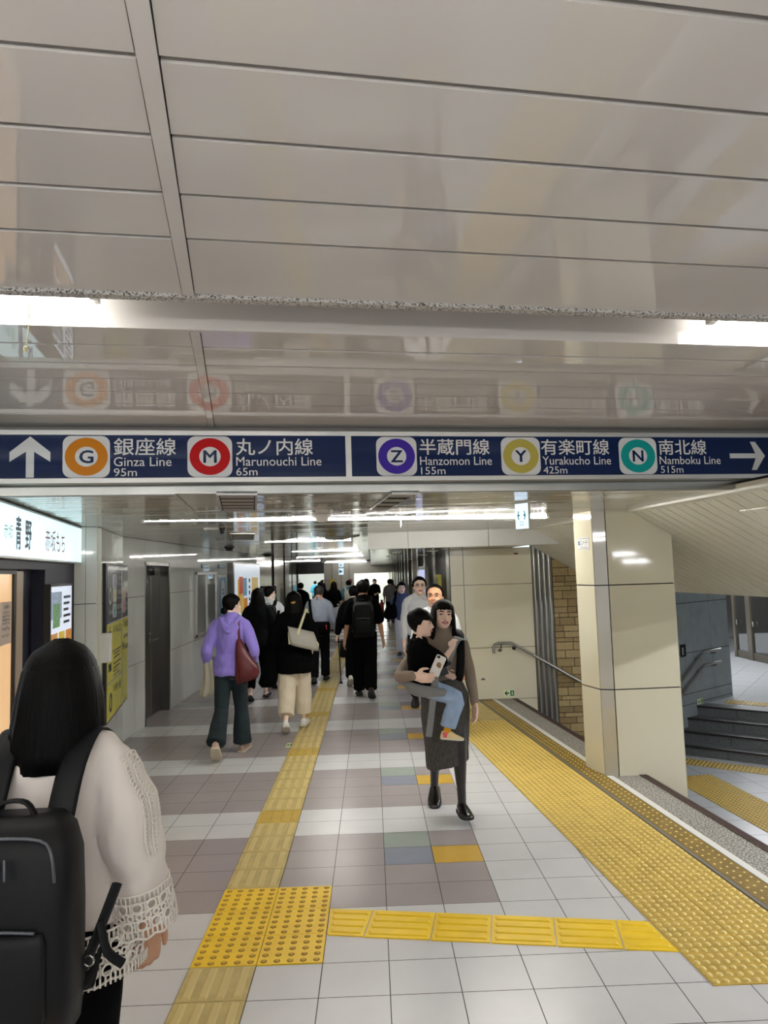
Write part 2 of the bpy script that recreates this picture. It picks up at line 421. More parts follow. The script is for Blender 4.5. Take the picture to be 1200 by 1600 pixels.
# ------------------------------------------------------------------ low glossy ceiling
ZL, ZB = 2.26, 2.055
mb = MB()
rnd = random.Random(5); y = 2.6
UC = 2.85
while y < 47:
    d = .108 if y < 8.6 else .43
    for xa, xb in ((-7, -.03), (-.03, 3.2)):
        if xb > 0 and y > 8.55: continue
        P = [(xa, y + .003), (xb, y + .003), (xb, y + d - .003), (xa, y + d - .003)]
        P = clip(P, -.156, 1, 4.15)
        if len(P) > 2: P = clip(P, -1, -KS, -UC)
        if len(P) > 2:
            t = rnd.uniform(-.0008, .0008)
            mb.prism([(p[0], p[1], ZL + (t if p[1] > y + d / 2 else -t)) for p in P], (0, 0, .015), 0)
    y += d
P = clip(clip([(-7, 2.6), (3.2, 2.6), (3.2, 8.6), (-7, 8.6)], -.156, 1, 4.15), -1, -KS, -UC)
mb.prism([(p[0], p[1], ZL + .012) for p in P], (0, 0, .03), 1)
mb.prism([(-7, 8.6, ZL + .012), (-.03, 8.6, ZL + .012), (-.03, 47, ZL + .012), (-7, 47, ZL + .012)], (0, 0, .03), 1)
struct('ceiling', mb, [CEILG, DARKGAP], 'low glossy panel ceiling over the passage')
mb = MB(); y = 8.64
while y < 47:
    d = min(.6, 47 - y)
    mb.prism([(-.02, y + .003, ZB), (1.95 if y < 9.4 else 1.6, y + .003, ZB), (1.95 if y < 9.4 else 1.6, y + d - .003, ZB), (-.02, y + d - .003, ZB)], (0, 0, .02), 0)
    y += d
mb.prism([(-.02, 8.64, ZB + .017), (1.6, 8.64, ZB + .017), (1.6, 47, ZB + .017), (-.02, 47, ZB + .017)], (0, 0, .03), 1)
struct('ceiling', mb, [CEILG, DARKGAP], 'lower glossy ceiling with round lamps beyond the white beam')
BEAM = mat('beam_enamel', (190, 190, 184), 0.3, var=0.04, vscale=3)
mb = MB()
for a, b in ((-.035, .455), (.459, 1.45), (1.454, 2.42)): mb.box((a, 8.58, ZB), (b, 8.63, ZL + .01), 0)
mb.box((-.035, 8.63, ZB), (-.015, 47, ZL + .01), 0); mb.box((-.03, 8.6, ZB + .005), (2.41, 8.625, ZL + .01), 1)
struct('beam', mb, [BEAM, JOINT], 'white enamel beam hanging below the ceiling between passage and stairwell')

# ------------------------------------------------------------------ sloped soffit over the stairs
mb = MB(); SLOPE = .6; UE = 4.19
zs = lambda u: ZL - SLOPE * (u - UC)
y = -4.0
while y < 9.6:
    ue = 3.26 if 3.5 < y < 4.5 else UE
    mb.prism([ku(UC + .03, y + .006, zs(UC + .03)), ku(ue, y + .006, zs(ue)), ku(ue, y + .128, zs(ue)), ku(UC + .03, y + .128, zs(UC + .03))], (0, 0, .02), 0)
    y += .134
for ya, yb, ue in ((-4, 3.6, UE + .02), (3.6, 4.56, 3.26), (4.56, 9.66, UE + .02)):
    mb.prism([ku(UC, ya, ZL + .018), ku(ue, ya, zs(ue) + .018), ku(ue, yb, zs(ue) + .018), ku(UC, yb, ZL + .018)], (0, 0, .03), 1)
mb.prism([ku(3.05, 3.58, zs(3.05)), ku(UE, 3.58, zs(UE)), ku(UE, 3.58, 2.13), ku(3.05, 3.58, 2.13)], (0, .02, 0), 2)
mb.prism([ku(3.05, 3.58, 2.13), ku(UE, 3.58, 2.13), ku(UE, 4.8, 2.13), ku(3.05, 4.8, 2.13)], (0, 0, .02), 2)
mb.prism([ku(UC - .012, -4, ZL - .02), ku(UC + .04, -4, ZL - .03), ku(UC + .04, 9.64, ZL - .03), ku(UC - .012, 9.64, ZL - .02)], (0, 0, .05), 2)
mb.prism([ku(UE, -4, zs(UE) - .004), ku(UE + .05, -4, zs(UE) - .004), ku(UE + .05, 9.66, zs(UE) - .004), ku(UE, 9.66, zs(UE) - .004)], (0, 0, .6), 2)
struct('ceiling', mb, [SOFFIT, DARKGAP, SOFFIT], 'sloping plank soffit above the stairs on the right')
mb = MB(); mb.box((4.0, -6, 1.95), (14, 24, 2.0), 0)
struct('ceiling', mb, [mat('hall_ceiling', (190, 190, 186), 0.4)], 'flat ceiling over the lower hall')

# ------------------------------------------------------------------ left walls
LX = -2.79
W1, W2, W3 = V((-2.60, 6.16, 0)), V((-2.44, 6.26, 0)), V((LX, 7.9, 0))
ZJ = (0.0, 0.79, 1.57, 2.26)
def clad(mb, p, q, step, zj=ZJ, g=.003, th=.02, z0=0.0, mi=0, mj=1, skip=None):
    """enamel panels with open dark joints on the wall line p-q, standing off a dark core"""
    p, q = V(p), V(q); d = (q - p); L = d.length; d.normalize(); n = V((d.y, -d.x, 0))
    k = max(1, round(L / step)); s = L / k
    for i in range(k):
        for a, b in zip(zj[:-1], zj[1:]):
            if skip and skip(i, a): continue
            mb.obox(p + d * (i * s + g / 2) + V((0, 0, z0 + a + g)), d * (s - g), V((0, 0, b - a - 2 * g)), -n * th, mi)
    mb.obox(p - n * (th * .4) + V((0, 0, z0 + zj[0])), d * L, V((0, 0, zj[-1] - zj[0])), -n * (th + .06), mj)
mb = MB()
clad(mb, W1, W2, .1, (0, .79, 1.58, 2.26))
clad(mb, W2, W3, .42)
clad(mb, W3, (LX, 8.66, 0), .38)
clad(mb, (LX, 8.66, 1.99), (LX, 9.72, 1.99), .53, (0, .27))
clad(mb, (LX, 9.72, 0), (LX, 17.0, 0), .606)
struct('wall_left', mb, [WPANEL, JOINT], 'white enamel panel wall on the left of the passage')
DARKW = mat('dark_glossy_column', (84, 82, 74), 0.15, spec=0.7, var=0.3, vscale=3, stretch=(1, 1, .05))
mb = MB()
mb.box((-3.6, 17.0, -.4), (-2.8, 17.06, 2.26), 0)
x = 17.06
for k in range(15):
    lx = LX - (x - 17) * .058
    mb.box((-5.2, x, -.45), (lx + (0, -.16, -.05, -.2)[k % 4], x + 1.3, 2.26), (0, 1, 0, 2)[k % 4])
    if k % 4 == 3: mb.box((lx - .2, x + .3, -.3), (lx - .19, x + 1.0, 1.95), 3)
    x += 1.3
struct('wall_left', mb, [DARKW, mat('dim_panel', (92, 90, 80), 0.2, spec=0.6), mat('shutter_grey', (66, 64, 58), .3, var=.3, vscale=20, stretch=(1, 1, .1)), DARKGAP], 'dark glossy columns and shutters along the far left of the passage')

# steel service door
DP = Plane((LX, 8.66, 0), (0, 1, 0)); DP.n = V((1, 0, 0))
door = thing('door_1', 'grey steel service door in the white panel wall', 'door', (LX, 9.2, 0)); door['kind'] = 'structure'
mb = MB()
mb.box((LX - .16, 8.66, 0), (LX + .004, 8.70, 1.99), 0); mb.box((LX - .16, 9.66, 0), (LX + .004, 9.72, 1.99), 0); mb.box((LX - .16, 8.66, 1.94), (LX + .004, 9.72, 1.99), 0)
mb.build('door_frame', DSTEEL, door)
mb = MB(); mb.box((LX - .16, 8.70, .005), (LX - .12, 9.28, 1.94), 0); mb.build('door_leaf', DSTEEL, door, .003)
mb = MB(); mb.box((LX - .16, 9.286, .005), (LX - .12, 9.66, 1.94), 0); mb.build('door_leaf', DSTEEL, door, .003)
mb = MB(); mb.tube([(LX - .12, 9.22, .98), (LX - .07, 9.22, .98), (LX - .065, 9.24, .98), (LX - .065, 9.40, .985)], .011, 10, sub=2); mb.cyl((LX - .12, 9.22, .98), (LX - .112, 9.22, .98), .03); mb.cyl((LX - .12, 9.22, 1.06), (LX - .11, 9.22, 1.06), .022)
mb.build('door_handle', STEEL, door)
mb = MB(); mb.box((LX - .12, 9.24, 1.82), (LX - .06, 9.46, 1.88), 0); mb.tube([(LX - .09, 9.28, 1.88), (LX - .03, 9.1, 1.91), (LX - .1, 8.86, 1.92)], .01, 6); mb.build('door_closer', BLACK, door)

# ------------------------------------------------------------------ right side: cream wall, steel pilaster, brick wall
YW = 9.65
mb = MB()
clad(mb, (1.265, YW, 0), (2.21, YW, 0), 1.0, (-.6, .0, .695, 1.555, ZB))
clad(mb, (1.08, YW, 0), (1.262, YW, 0), .3, (0, .695, 1.555, ZB))
struct('wall_right', mb, [CREAM, JOINT], 'cream enamel end wall beside the stairwell')
mb = MB()
x = 2.215
rings = []
for k in range(4):
    a = x + k * .0685
    mb.box((a, YW - .01, -.7), (a + .062, YW + .05, 2.3), 0)
    prof = [(a + .006 + .05 * q / 6, YW - .01 - .016 * math.sin(PI * q / 6)) for q in range(7)]
    mb.loft([[V((px, py, z)) for px, py in prof] for z in (-.7, 2.3)], 0, cap=False, closed=False)
mb.box((2.21, YW, -.7), (2.49, YW + .06, 2.3), 1)
o = struct('trim_2', mb, [STEEL, JOINT], 'fluted stainless steel pilaster between the cream wall and the brick wall')
BR = [mat('brick_a', (150, 130, 90), 0.8, var=.12, vscale=30, bump=.3, bscale=80), mat('brick_b', (136, 116, 78), 0.8, var=.12, vscale=30, bump=.3, bscale=80), mat('brick_c', (164, 144, 102), 0.8, var=.1, vscale=30, bump=.3, bscale=80)]
mb = MB(); rnd = random.Random(11); z = -.95
while z < 2.25:
    hgt = rnd.choice((.05, .05, .075, .1, .105)); x = 2.495 - rnd.uniform(0, .1)
    while x < 3.9:
        L = rnd.choice((.12, .2, .24, .24)); a = max(x, 2.495)
        if x + L > 2.52: mb.box((a, YW - .012 + rnd.uniform(-.002, .002), z), (x + L, YW + .05, z + hgt), rnd.randrange(3))
        x += L + .009
    z += hgt + .009
mb.box((2.49, YW, -1.2), (4.1, YW + .05, 2.3), 3)
mb.box((2.49, YW - .02, -1.2), (4.1, YW + .02, -.93), 4)
struct('wall_right', mb, BR + [mat('mortar', (58, 50, 38), 0.9), mat('black_marble', (34, 34, 36), 0.2, var=.6, vscale=20)], 'brown brick wall of the stairwell behind the pillar')

# pillar between passage and stairs
PF = [V(p) for p in ((1.86, 6.36, 0), (1.935, 6.07, 0), (2.045, 6.035, 0), (2.63, 6.06, 0), (2.685, 6.2, 0), (2.72, 6.9, 0), (2.12, 6.9, 0))]
mb = MB()
for k in range(len(PF)):
    p, q = PF[k], PF[(k + 1) % len(PF)]
    for a, b in ((-1.2, .0), (.0, .72), (.72, 1.61), (1.61, 2.3)):
        d = (q - p).normalized(); n = V((d.y, -d.x, 0)); g = .005
        ee = .004 if k in (0, 1) else g
        lo = a + (g if a not in (0.0, -1.2) else 0); hi = b - (g if b not in (0.0, 2.3) else 0)
        mb.obox(p + d * ee + V((0, 0, lo)), d * ((q - p).length - 2 * ee), V((0, 0, hi - lo)), -n * .015, 2 if k == 1 else 0)
cen = sum(PF, V((0, 0, 0))) / len(PF)
mb.prism([p + (cen - p).normalized() * .012 + V((0, 0, -1.2)) for p in PF], (0, 0, 3.5), 1)
pillar = struct('pillar', mb, [CREAM, JOINT, mat('mirror_cream', (188, 182, 166), 0.04, spec=0.9, coat=1.0)], 'square cream enamel pillar standing on the granite kerb')

# right wall of the passage beyond the cream wall
GREYC = mat('grey_column_panel', (150, 148, 138), 0.2, spec=.6)
mb = MB(); y = YW + .05; k = 0
while y < 46:
    d = (.5, 1.7)[k % 2]
    off = 0.0 if k % 2 == 0 else .12
    mb.box((1.08 + off, y, -.45), (1.9, y + d - .004, 2.1), (0, 1, 2, 1)[k % 4]); y += d; k += 1
struct('wall_right', mb, [GREYC, CREAM, DARKW], 'row of panels and columns along the far right of the passage')

# far end: header, pier and white wall
FW = mat('far_white_wall', (226, 228, 224), 0.5)
PIER = mat('far_pier_panel', (172, 168, 158), 0.2, spec=.6, var=.05)
mb = MB()
mb.box((-6.5, 36.6, 1.70), (-2.5, 36.8, 2.3), 1); mb.box((-2.5, 36.55, -.45), (-.95, 37.2, 2.3), 0); mb.box((-.95, 36.6, 1.66), (1.9, 36.8, 2.3), 0)
for xx in (-2.1, -1.62, -1.2): mb.box((xx, 36.54, -.4), (xx + .02, 36.56, 2.26), 2)
mb.box((-6.5, 36.6, -.45), (-3.85, 36.8, 2.3), 1)
struct('wall_back', mb, [PIER, mat('black_header', (40, 40, 38), .3), JOINT], 'pale pier and dark header at the far end of the passage')
mb = MB(); mb.box((-7, 46.8, -.5), (2.4, 47, 2.3), 0); mb.box((-2.2, 40, -.45), (-2.0, 46.9, 2.3), 0); mb.box((1.55, 38, -.45), (1.7, 47, 2.3), 0)
struct('wall_back', mb, [FW], 'bright white wall beyond the far end of the passage')

# room closed off behind the viewer
BKW = mat('back_wall_panel', (200, 198, 190), 0.4)
mb = MB(); mb.box((-7.1, -6.3, 0), (-7, 3.9, 2.75), 0)
struct('wall_left', mb, [BKW], 'plain panel wall to the left of the viewer')

# grey stone wall, upper landing, glass doors
GC = V((6.309, 12.433, 0)); gd = (GC - V((5.488, 11.829, 0))).normalized(); GS = GC - gd * 2.45
gn = V((gd.y, -gd.x, 0))
mb = MB()
clad(mb, GS + V((0, 0, 0)), GC, .55, (-1.2, -.55, -.38, .28, 1.1, 1.95), g=.006)
clad(mb, GC, GC + V((-.5, .85, 0)) * 2.5, .8, (-.6, .28, 1.1, 1.95), g=.006)
clad(mb, (4.1, YW, 0), GS, .7, (-1.2, -.38, .28, 1.1, 1.95), g=.006)
struct('wall_side', mb, [WALLG, JOINT], 'grey stone tile wall with two handrails beside the steps up')
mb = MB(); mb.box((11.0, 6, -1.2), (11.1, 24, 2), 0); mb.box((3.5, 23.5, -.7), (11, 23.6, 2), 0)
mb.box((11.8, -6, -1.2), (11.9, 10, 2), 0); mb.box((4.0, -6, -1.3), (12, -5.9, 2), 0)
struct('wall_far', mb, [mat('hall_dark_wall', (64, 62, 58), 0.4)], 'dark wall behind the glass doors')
# ------------------------------------------------------------------ lamps
def tube_lamp(name, p, q, label, group, drop=.03, wid=.07, r=.016, em=None):
    p, q = V(p), V(q); d = (q - p).normalized(); n = V((-d.y, d.x, 0))
    t = thing(name, label, 'ceiling light', (p + q) / 2, 0, group)
    mb = MB(); mb.obox(p - n * wid / 2 + V((0, 0, -min(.014, drop + .002))), q - p, n * wid, V((0, 0, min(.012, drop)))); mb.build('lamp_base', WHITEP, t)
    mb = MB(); mb.cyl(p + d * .03 - V((0, 0, drop - .006)), q - d * .03 - V((0, 0, drop + .004)), r, 10); mb.build('tube', em or LIGHTW, t)
    if drop > .15:
        for f_ in (.12, .88):
            e = p + (q - p) * f_; mb = MB(); mb.cyl(e, e - V((0, 0, drop - .02)), .008, 8); mb.build('stem', WHITEP, t)
    for e, s in ((p, 1), (q, -1)):
        mb = MB(); mb.obox(e + d * (.004 * s) - n * .018 + V((0, 0, -drop - .012)), d * (.026 * s), n * .036, V((0, 0, min(drop, .05) + .01))); mb.build('holder', WHITEP, t)
    return t
LIGHTL = mat('tube_light_low', (255, 255, 255), .4, emit=230, ecol=(255, 252, 244)); LIGHTS = mat('tube_light_soffit', (255, 255, 255), .4, emit=40, ecol=(250, 252, 255)); LIGHTF = mat('added_tube_far', (255, 255, 255), .4, emit=60, ecol=(250, 255, 250)); LIGHTH = mat('added_tube_hall', (255, 255, 255), .4, emit=110, ecol=(248, 250, 255))
TL = 'white fluorescent tube '
zt = ZH + .098
tube_lamp('fluorescent_lamp', cv(-1.74, 2.30, zt), cv(-.50, 2.30, zt), TL + 'in the left end of the dusty trough above the sign', 'tubes in the light trough', .05, .05)
tube_lamp('fluorescent_lamp', cv(1.66, 2.30, zt), cv(2.90, 2.30, zt), TL + 'in the right end of the dusty trough above the sign', 'tubes in the light trough', .05, .05)
tube_lamp('fluorescent_lamp', cv(-3.1, 2.30, zt), cv(-1.86, 2.30, zt), TL + 'outside the picture at the left of the trough', None, .05, .05)
for nm, c in (('a', -.29), ('b', 1.47)):
    mb = MB(); mb.obox(cv(c, 2.27, zt - .04), EC * .03, EV * .05, V((0, 0, .04)), 0)
    tag(mb.build('tube_holder', WHITEP), 'empty tube holder in the trough toward its %s end' % ('left' if nm == 'a' else 'right'), 'lamp holder', 'empty tube holders')
mb = MB(); p0 = cv(-.83, 2.28, ZH + .06); cpt = [p0, p0 - V((0, 0, .1)), p0 - V((-.004, 0, .17)), p0 - V((-.006, 0, .19))]
pc = hz(46, 482, ZH - .01); pc2 = atY(40, 545, pc.y)
mb.tube([pc + V((0, 0, .08)), pc, (pc + pc2) / 2 + V((.002, 0, 0)), pc2], [.0015] * 4, 6, sub=3)
mb.ell(pc2, (.006, .006, .01)); mb.tube([pc2, pc2 + V((.006, 0, -.012)), pc2 + V((-.004, 0, -.008))], [.0015] * 3, 5)
tag(mb.build('pull_cord', mat('cord', (206, 196, 150), .8)), 'knotted beige pull cord hanging from the trough lamp', 'pull cord')

low = [((-1.9, 5.80), (1.70, 6.60), 'nearest bright tube line across the low ceiling'), ((-1.58, 10.29), (-.27, 10.33), 'second tube line in from the sign'),
       ((-1.76, 15.4), (-.27, 15.46), 'third tube line in from the sign'), ((-2.3, 21.4), (-.24, 21.6), 'fourth tube line down the passage'),
       ((-4.0, 28.6), (-2.1, 28.9), 'fifth tube line, short and to the left'), ((-2.4, 35.6), (-.24, 35.4), 'farthest tube line before the pier'), ((-2.1, 32.0), (-.6, 32.1), 'sixth tube line down the passage')]
LIGHTM = mat('tube_light_mid', (255, 255, 255), .4, emit=110, ecol=(255, 252, 244))
for a, b, l in low: tube_lamp('fluorescent_lamp', (*a, ZL), (*b, ZL), TL + '- ' + l, 'tube lights in the low ceiling', .004, .016, .0065, LIGHTL if a[1] < 12 else LIGHTM)
# recessed rings of round lamps in the lower ceiling
def downlight(p, r, label):
    t = thing('round_lamp', label, 'ceiling light', p, 0, 'round lamps in the lower ceiling')
    mb = MB()
    mb.loft([[V(p) + V((rr * math.cos(2 * PI * k / 20), rr * math.sin(2 * PI * k / 20), z)) for k in range(20)] for rr, z in ((r * 1.25, 0), (r * 1.2, -.008), (r, -.006))], 0, cap=False); mb.build('ring', WHITEP, t)
    mb = MB(); mb.poly([V(p) + V((r * math.cos(-2 * PI * k / 20), r * math.sin(-2 * PI * k / 20), -.004)) for k in range(20)]); mb.build('diffuser', mat('lamp_glow', (255, 255, 255), .5, emit=9, ecol=(255, 250, 238)), t)
names = ['nearest round lamp, left of the pair', 'nearest round lamp, right of the pair', 'second row round lamp on the left', 'second row round lamp on the right', 'third row round lamp on the left', 'third row round lamp on the right', 'far round lamp over the blue-shirted man', 'farthest round lamp by the far header']
for (x, y), l in zip(((.36, 10.3), (.88, 10.1), (.37, 13.2), (.94, 12.9), (.45, 18), (.95, 18), (.5, 24), (.6, 31)), names): downlight((x, y, ZB), .075, l + ' in the lower ceiling')
# unseen lamps added for their light: behind the viewer, far hall, lower hall
for k, (a, b) in enumerate((((-3.2, -.3), (.6, .25)), ((-1.0, -2.6), (2.0, -2.2)), ((-4.5, -3.0), (-1.5, -2.6)), ((1.2, .2), (3.2, .5)))):
    tube_lamp('fluorescent_lamp', (*a, ZH - .002), (*b, ZH - .002), TL + 'added unseen behind the viewer to light the front ceiling', 'added tubes behind the viewer', .35, .09, .02)
for k, (a, b) in enumerate((((-5, 39), (-3, 39)), ((-5, 42), (-3, 42)), ((-1.2, 40), (1.0, 40)), ((-1.2, 44), (1.0, 44)))):
    tube_lamp('fluorescent_lamp', (*a, 2.24 if a[0] < -2 else 2.04), (*b, 2.24 if a[0] < -2 else 2.04), TL + 'added to brighten the hall past the far end', 'added tubes past the far end', .03, .12, .05, LIGHTF)
for k, (a, b) in enumerate((((6.5, 14.5), (8.5, 14.0)), ((6.9, 17.5), (8.6, 17)), ((6.2, 8.5), (7.4, 6.5)), ((7, 3), (7, 1)), ((5.0, 5.5), (5.3, 3.0)))):
    tube_lamp('fluorescent_lamp', (*a, 1.948), (*b, 1.948), TL + 'added unseen to brighten the lower hall', 'added tubes in the lower hall', .03, .1, .025, LIGHTH)

for p, q, l in (((2.80, 4.4, 1.897), (3.46, 4.4, 1.932), 'upper'), ((2.90, 4.42, 1.815), (3.46, 4.42, 1.84), 'lower')):
    tube_lamp('fluorescent_lamp', p, q, TL + 'recessed in the sloping soffit, %s of the pair mirrored in the pillar' % l, 'recessed tubes in the soffit', .012, .03, .014, LIGHTS)

# ------------------------------------------------------------------ overhead line sign
SP = Plane(V((0, fy(0) - .11, 0)), EC)
def SB(x0, y0, x1, y1): a = SP.st(x0, y1); b = SP.st(x1, y0); return a[0], a[1], b[0], b[1]
ST0, ST1 = 2.317, 2.607
sign = thing('overhead_sign', 'long blue overhead sign listing five lettered train lines with distances and arrows', 'sign', SP.pt(0, ST0))
SBLUE = mat('sign_blue', (15, 36, 80), 0.22, spec=.18)
SWH = mat('sign_white', (226, 226, 226), 0.15, spec=.5)
sL, sR = SP.st(0, 715)[0] - .9, SP.st(1200, 715)[0] + .7
mb = MB(); mb.pbox(SP, sL, ST0, sR, ST1, -.10, -.002, 0); mb.build('sign_box', ALU, sign)
mb = MB(); mb.pbox(SP, sL + .02, ST0 + .026, sR - .02, ST1 - .026, -.002, .0, 0); mb.build('blue_panel', SBLUE, sign)
mb = MB()
mb.pbox(SP, sL, ST0, sR, ST0 + .026, -.01, .012, 0); mb.pbox(SP, sL, ST1 - .026, sR, ST1, -.01, .012, 0)
mb.build('frame', ALU, sign)
d0 = SP.st(540, 715)[0]; d1 = SP.st(549, 715)[0]
mb = MB(); mb.pbox(SP, d0, ST0 + .026, d1, ST1 - .026, -.002, .008, 0); mb.build('divider', ALU, sign)
TB, TT = ST0 + .03, ST1 - .03       # blue field
lines = [(98, 172, 'G', (232, 142, 38), '銀座線', (178, 275), 'Ginza Line', (178, 268), '95m', (178, 214)),
         (293, 363, 'M', (214, 22, 30), '丸ノ内線', (369, 489), 'Marunouchi Line', (369, 502), '65m', (369, 402)),
         (588, 651, 'Z', (98, 66, 178), '半蔵門線', (656, 765), 'Hanzomon Line', (656, 768), '155m', (657, 695)),
         (783, 844, 'Y', (208, 192, 120), '有楽町線', (846, 952), 'Yurakucho Line', (847, 954), '425m', (848, 885)),
         (967, 1026, 'N', (30, 172, 166), '南北線', (1030, 1104), 'Namboku Line', (1030, 1125), '515m', (1031, 1066))]
for x0, x1, ch, colr, jp, jx, en, ex, ds, dx in lines:
    a = SP.st(x0, 715)[0]; b = SP.st(x1, 715)[0]; s = b - a; m0 = (TB + TT) / 2; wd = min(s, TT - TB)
    badge = MB(); rrect(badge, SP, a, m0 - wd / 2, b, m0 + wd / 2, s * .18, 0, .003); bo = badge.build('line_badge', SWH, sign)
    mb = MB(); ring2d(mb, SP, (a + b) / 2, m0, wd * .24, wd * .455, 0, .0045, sx=s / wd); mb.build('ring', mat('ring_' + ch, tuple(v * .92 if v > 120 else v * .7 for v in colr), .3, spec=.15), bo)
    mb = MB(); cw = wd * .15; fit_text(mb, ch, SP, (a + b) / 2 - cw, m0 - cw, (a + b) / 2 + cw, m0 + cw, 0, .0046, .035); mb.build('line_letter', SBLUE, bo)
    H = TT - TB; mb = MB()
    def tx(s_, xr, lo, hi, bold): fit_text(mb, s_, SP, SP.st(xr[0], 715)[0], TB + H * lo, SP.st(xr[1], 715)[0], TB + H * hi, 0, .003, bold)
    tx(jp, jx, .535, .95, .012); tx(en, ex, .27, .49, .004); tx(ds, dx, .03, .22, -.002)
    mb.build('lettering', SWH, sign)
mb = MB(); a = SP.st(15, 715)[0]; b = SP.st(79, 715)[0]; c = (a + b) / 2; hw = (b - a) / 2; q = hw * .36; st = q * .55
flat(mb, SP, [(c - st, TB + .002), (c + st, TB + .002), (c + st, TT - hw * .85), (c + hw, TB + H * .38), (c + hw, TB + H * .61), (c, TT - .004), (c - hw, TB + H * .61), (c - hw, TB + H * .38), (c - st, TT - hw * .85)], 0, .003)
mb.build('up_arrow', SWH, sign)
mb = MB(); a = SP.st(1140, 715)[0]; b = SP.st(1195, 715)[0]; m0 = (TB + TT) / 2; hh = (TT - TB) * .40; st = hh * .17
flat(mb, SP, [(a, m0 - st), (b - hh * .75, m0 - st), (b - hh * 1.12, m0 - hh), (b - hh * .72, m0 - hh), (b, m0), (b - hh * .72, m0 + hh), (b - hh * 1.12, m0 + hh), (b - hh * .75, m0 + st), (a, m0 + st)], 0, .003)
mb.build('right_arrow', SWH, sign)

# ------------------------------------------------------------------ shop front on the left
SF = Plane(W1 + V((-.0, -.02, 0)), (W1 - V((-2.13, 4.0, 0))).normalized())
SF.n = SF.r.cross(SF.u)
def fr(x, y): return SF.st(x, y)
e1 = fr(116, 860)[0]
shop = thing('shop_entrance', 'navy shop front with a sliding glass door beside the white wall', 'shop front', SF.pt(-1, 0))
SF2 = Plane(SF.pt(0, 0, -.07), SF.r)
dL, dR = fr(0, 950)[0] - 1.2, SF2.st(36, 950)[0]
pR = fr(70, 950)[0]
zT = 1.875
mb = MB()
mb.pbox(SF, -4.0, zT, e1, 2.26, -.12, 0, 0)                       # header
mb.pbox(SF, pR, 0, e1, zT, -.12, 0, 0)
mb.pbox(SF, dR, 0, pR, zT, -.2, -.09, 0)
mb.build('navy_surround', NAVY, shop)
mb = MB(); a = SF2.st(26, 950)[0]; b = SF2.st(36, 950)[0]
mb.pbox(SF, a - .0, 0, b, zT - .01, -.2, -.07, 0); mb.build('door_jamb', mat('pale_jamb', (196, 178, 158), .4), shop)
mb = MB(); mb.pbox(SF, dL, 0, a - .03, zT - .03, -.105, -.09, 0); mb.build('glass_leaf', mat('shop_glass_glow', (222, 190, 150), .25, emit=.32, ecol=(255, 205, 150)), shop)  # opaque leaf; warm light of the shop inside is put in as glow
mb = MB(); mb.pbox(SF, a - .04, 0, a - .002, zT - .01, -.13, -.075, 0); mb.pbox(SF, dL, zT - .03, a, zT, -.13, -.07, 0); mb.build('black_rail', BLACK, shop)
# lightbox sign
z0, z1 = 1.945, 2.238
lb = thing('shop_sign', 'glowing white shop lightbox with brushed navy and red characters', 'shop sign', SF.pt(-1, z0, .03))
mb = MB(); mb.pbox(SF, -3.6, z0, e1 - .005, z1, 0, .06, 0); mb.build('lightbox', mat('lightbox_glow', (236, 255, 255), .3, emit=.5, ecol=(206, 244, 255)), lb)
mb = MB(); mb.pbox(SF, -3.6, z0 - .012, e1, z0, 0, .064, 0); mb.pbox(SF, -3.6, z1, e1, z1 + .012, 0, .064, 0); mb.build('box_edge', mat('box_edge', (190, 200, 205), .3), lb)
GRN = mat('sign_green', (110, 150, 140), .5); NVC = mat('sign_brush_blue', (42, 66, 92), .5); RDC = mat('sign_brush_red', (150, 62, 66), .5)
LBP = Plane(SF.pt(0, 0, .061), SF.r)
mb = MB(); px_text(mb, '赤坂', LBP, 5, 820, 20, 840); mb.build('small_lettering', GRN, lb)
mb = MB(); px_text(mb, '青', LBP, 24, 808, 33, 858, bold=.03); mb.build('brush_lettering', NVC, lb); mb = MB(); px_text(mb, '野', LBP, 39, 816, 49, 858, bold=.03); mb.build('brush_lettering', NVC, lb)
mb = MB(); px_text(mb, '赤坂もち', LBP, 70, 833, 101, 861, bold=.0); mb.build('red_lettering', RDC, lb)
# menu board
mP = Plane(SF.pt(0, 0, .05), SF.r)
a0, a1 = mP.st(79, 950)[0], mP.st(114, 950)[0]; zt0 = mP.st(96, 912)[1]; zb0 = zt0 - .85
mn = thing('menu_board', 'small lit menu board with pictures of sweets beside the shop door', 'menu board', mP.pt(a0, zb0))
mb = MB(); mb.pbox(mP, a0, zb0, a1, zt0, -.05, -.012, 0)
for s0, t0, s1, t1 in ((a0, zb0, a0 + .02, zt0), (a1 - .015, zb0, a1, zt0), (a0, zt0 - .02, a1, zt0), (a0, zb0, a1, zb0 + .02)): mb.pbox(mP, s0, t0, s1, t1, -.012, .0, 0)
mb.build('black_frame', BLACK, mn)
mb = MB(); mb.pbox(mP, a0 + .02, zb0 + .02, a1 - .015, zt0 - .02, -.012, -.008, 0); mb.build('lit_page', mat('menu_page', (225, 232, 240), .3, emit=.35, ecol=(220, 232, 255)), mn)
w_ = a1 - a0 - .035; h_ = zt0 - zb0 - .04
PICS = [(.05, .70, .5, .95, (170, 188, 215)), (.12, .62, .42, .84, (120, 170, 120)), (.05, .36, .32, .57, (220, 160, 90)), (.38, .36, .64, .57, (240, 200, 70)), (.70, .36, .97, .57, (230, 150, 60)), (.05, .1, .32, .32, (200, 130, 90)), (.38, .1, .64, .32, (230, 190, 120)), (.7, .1, .97, .32, (220, 170, 70))]
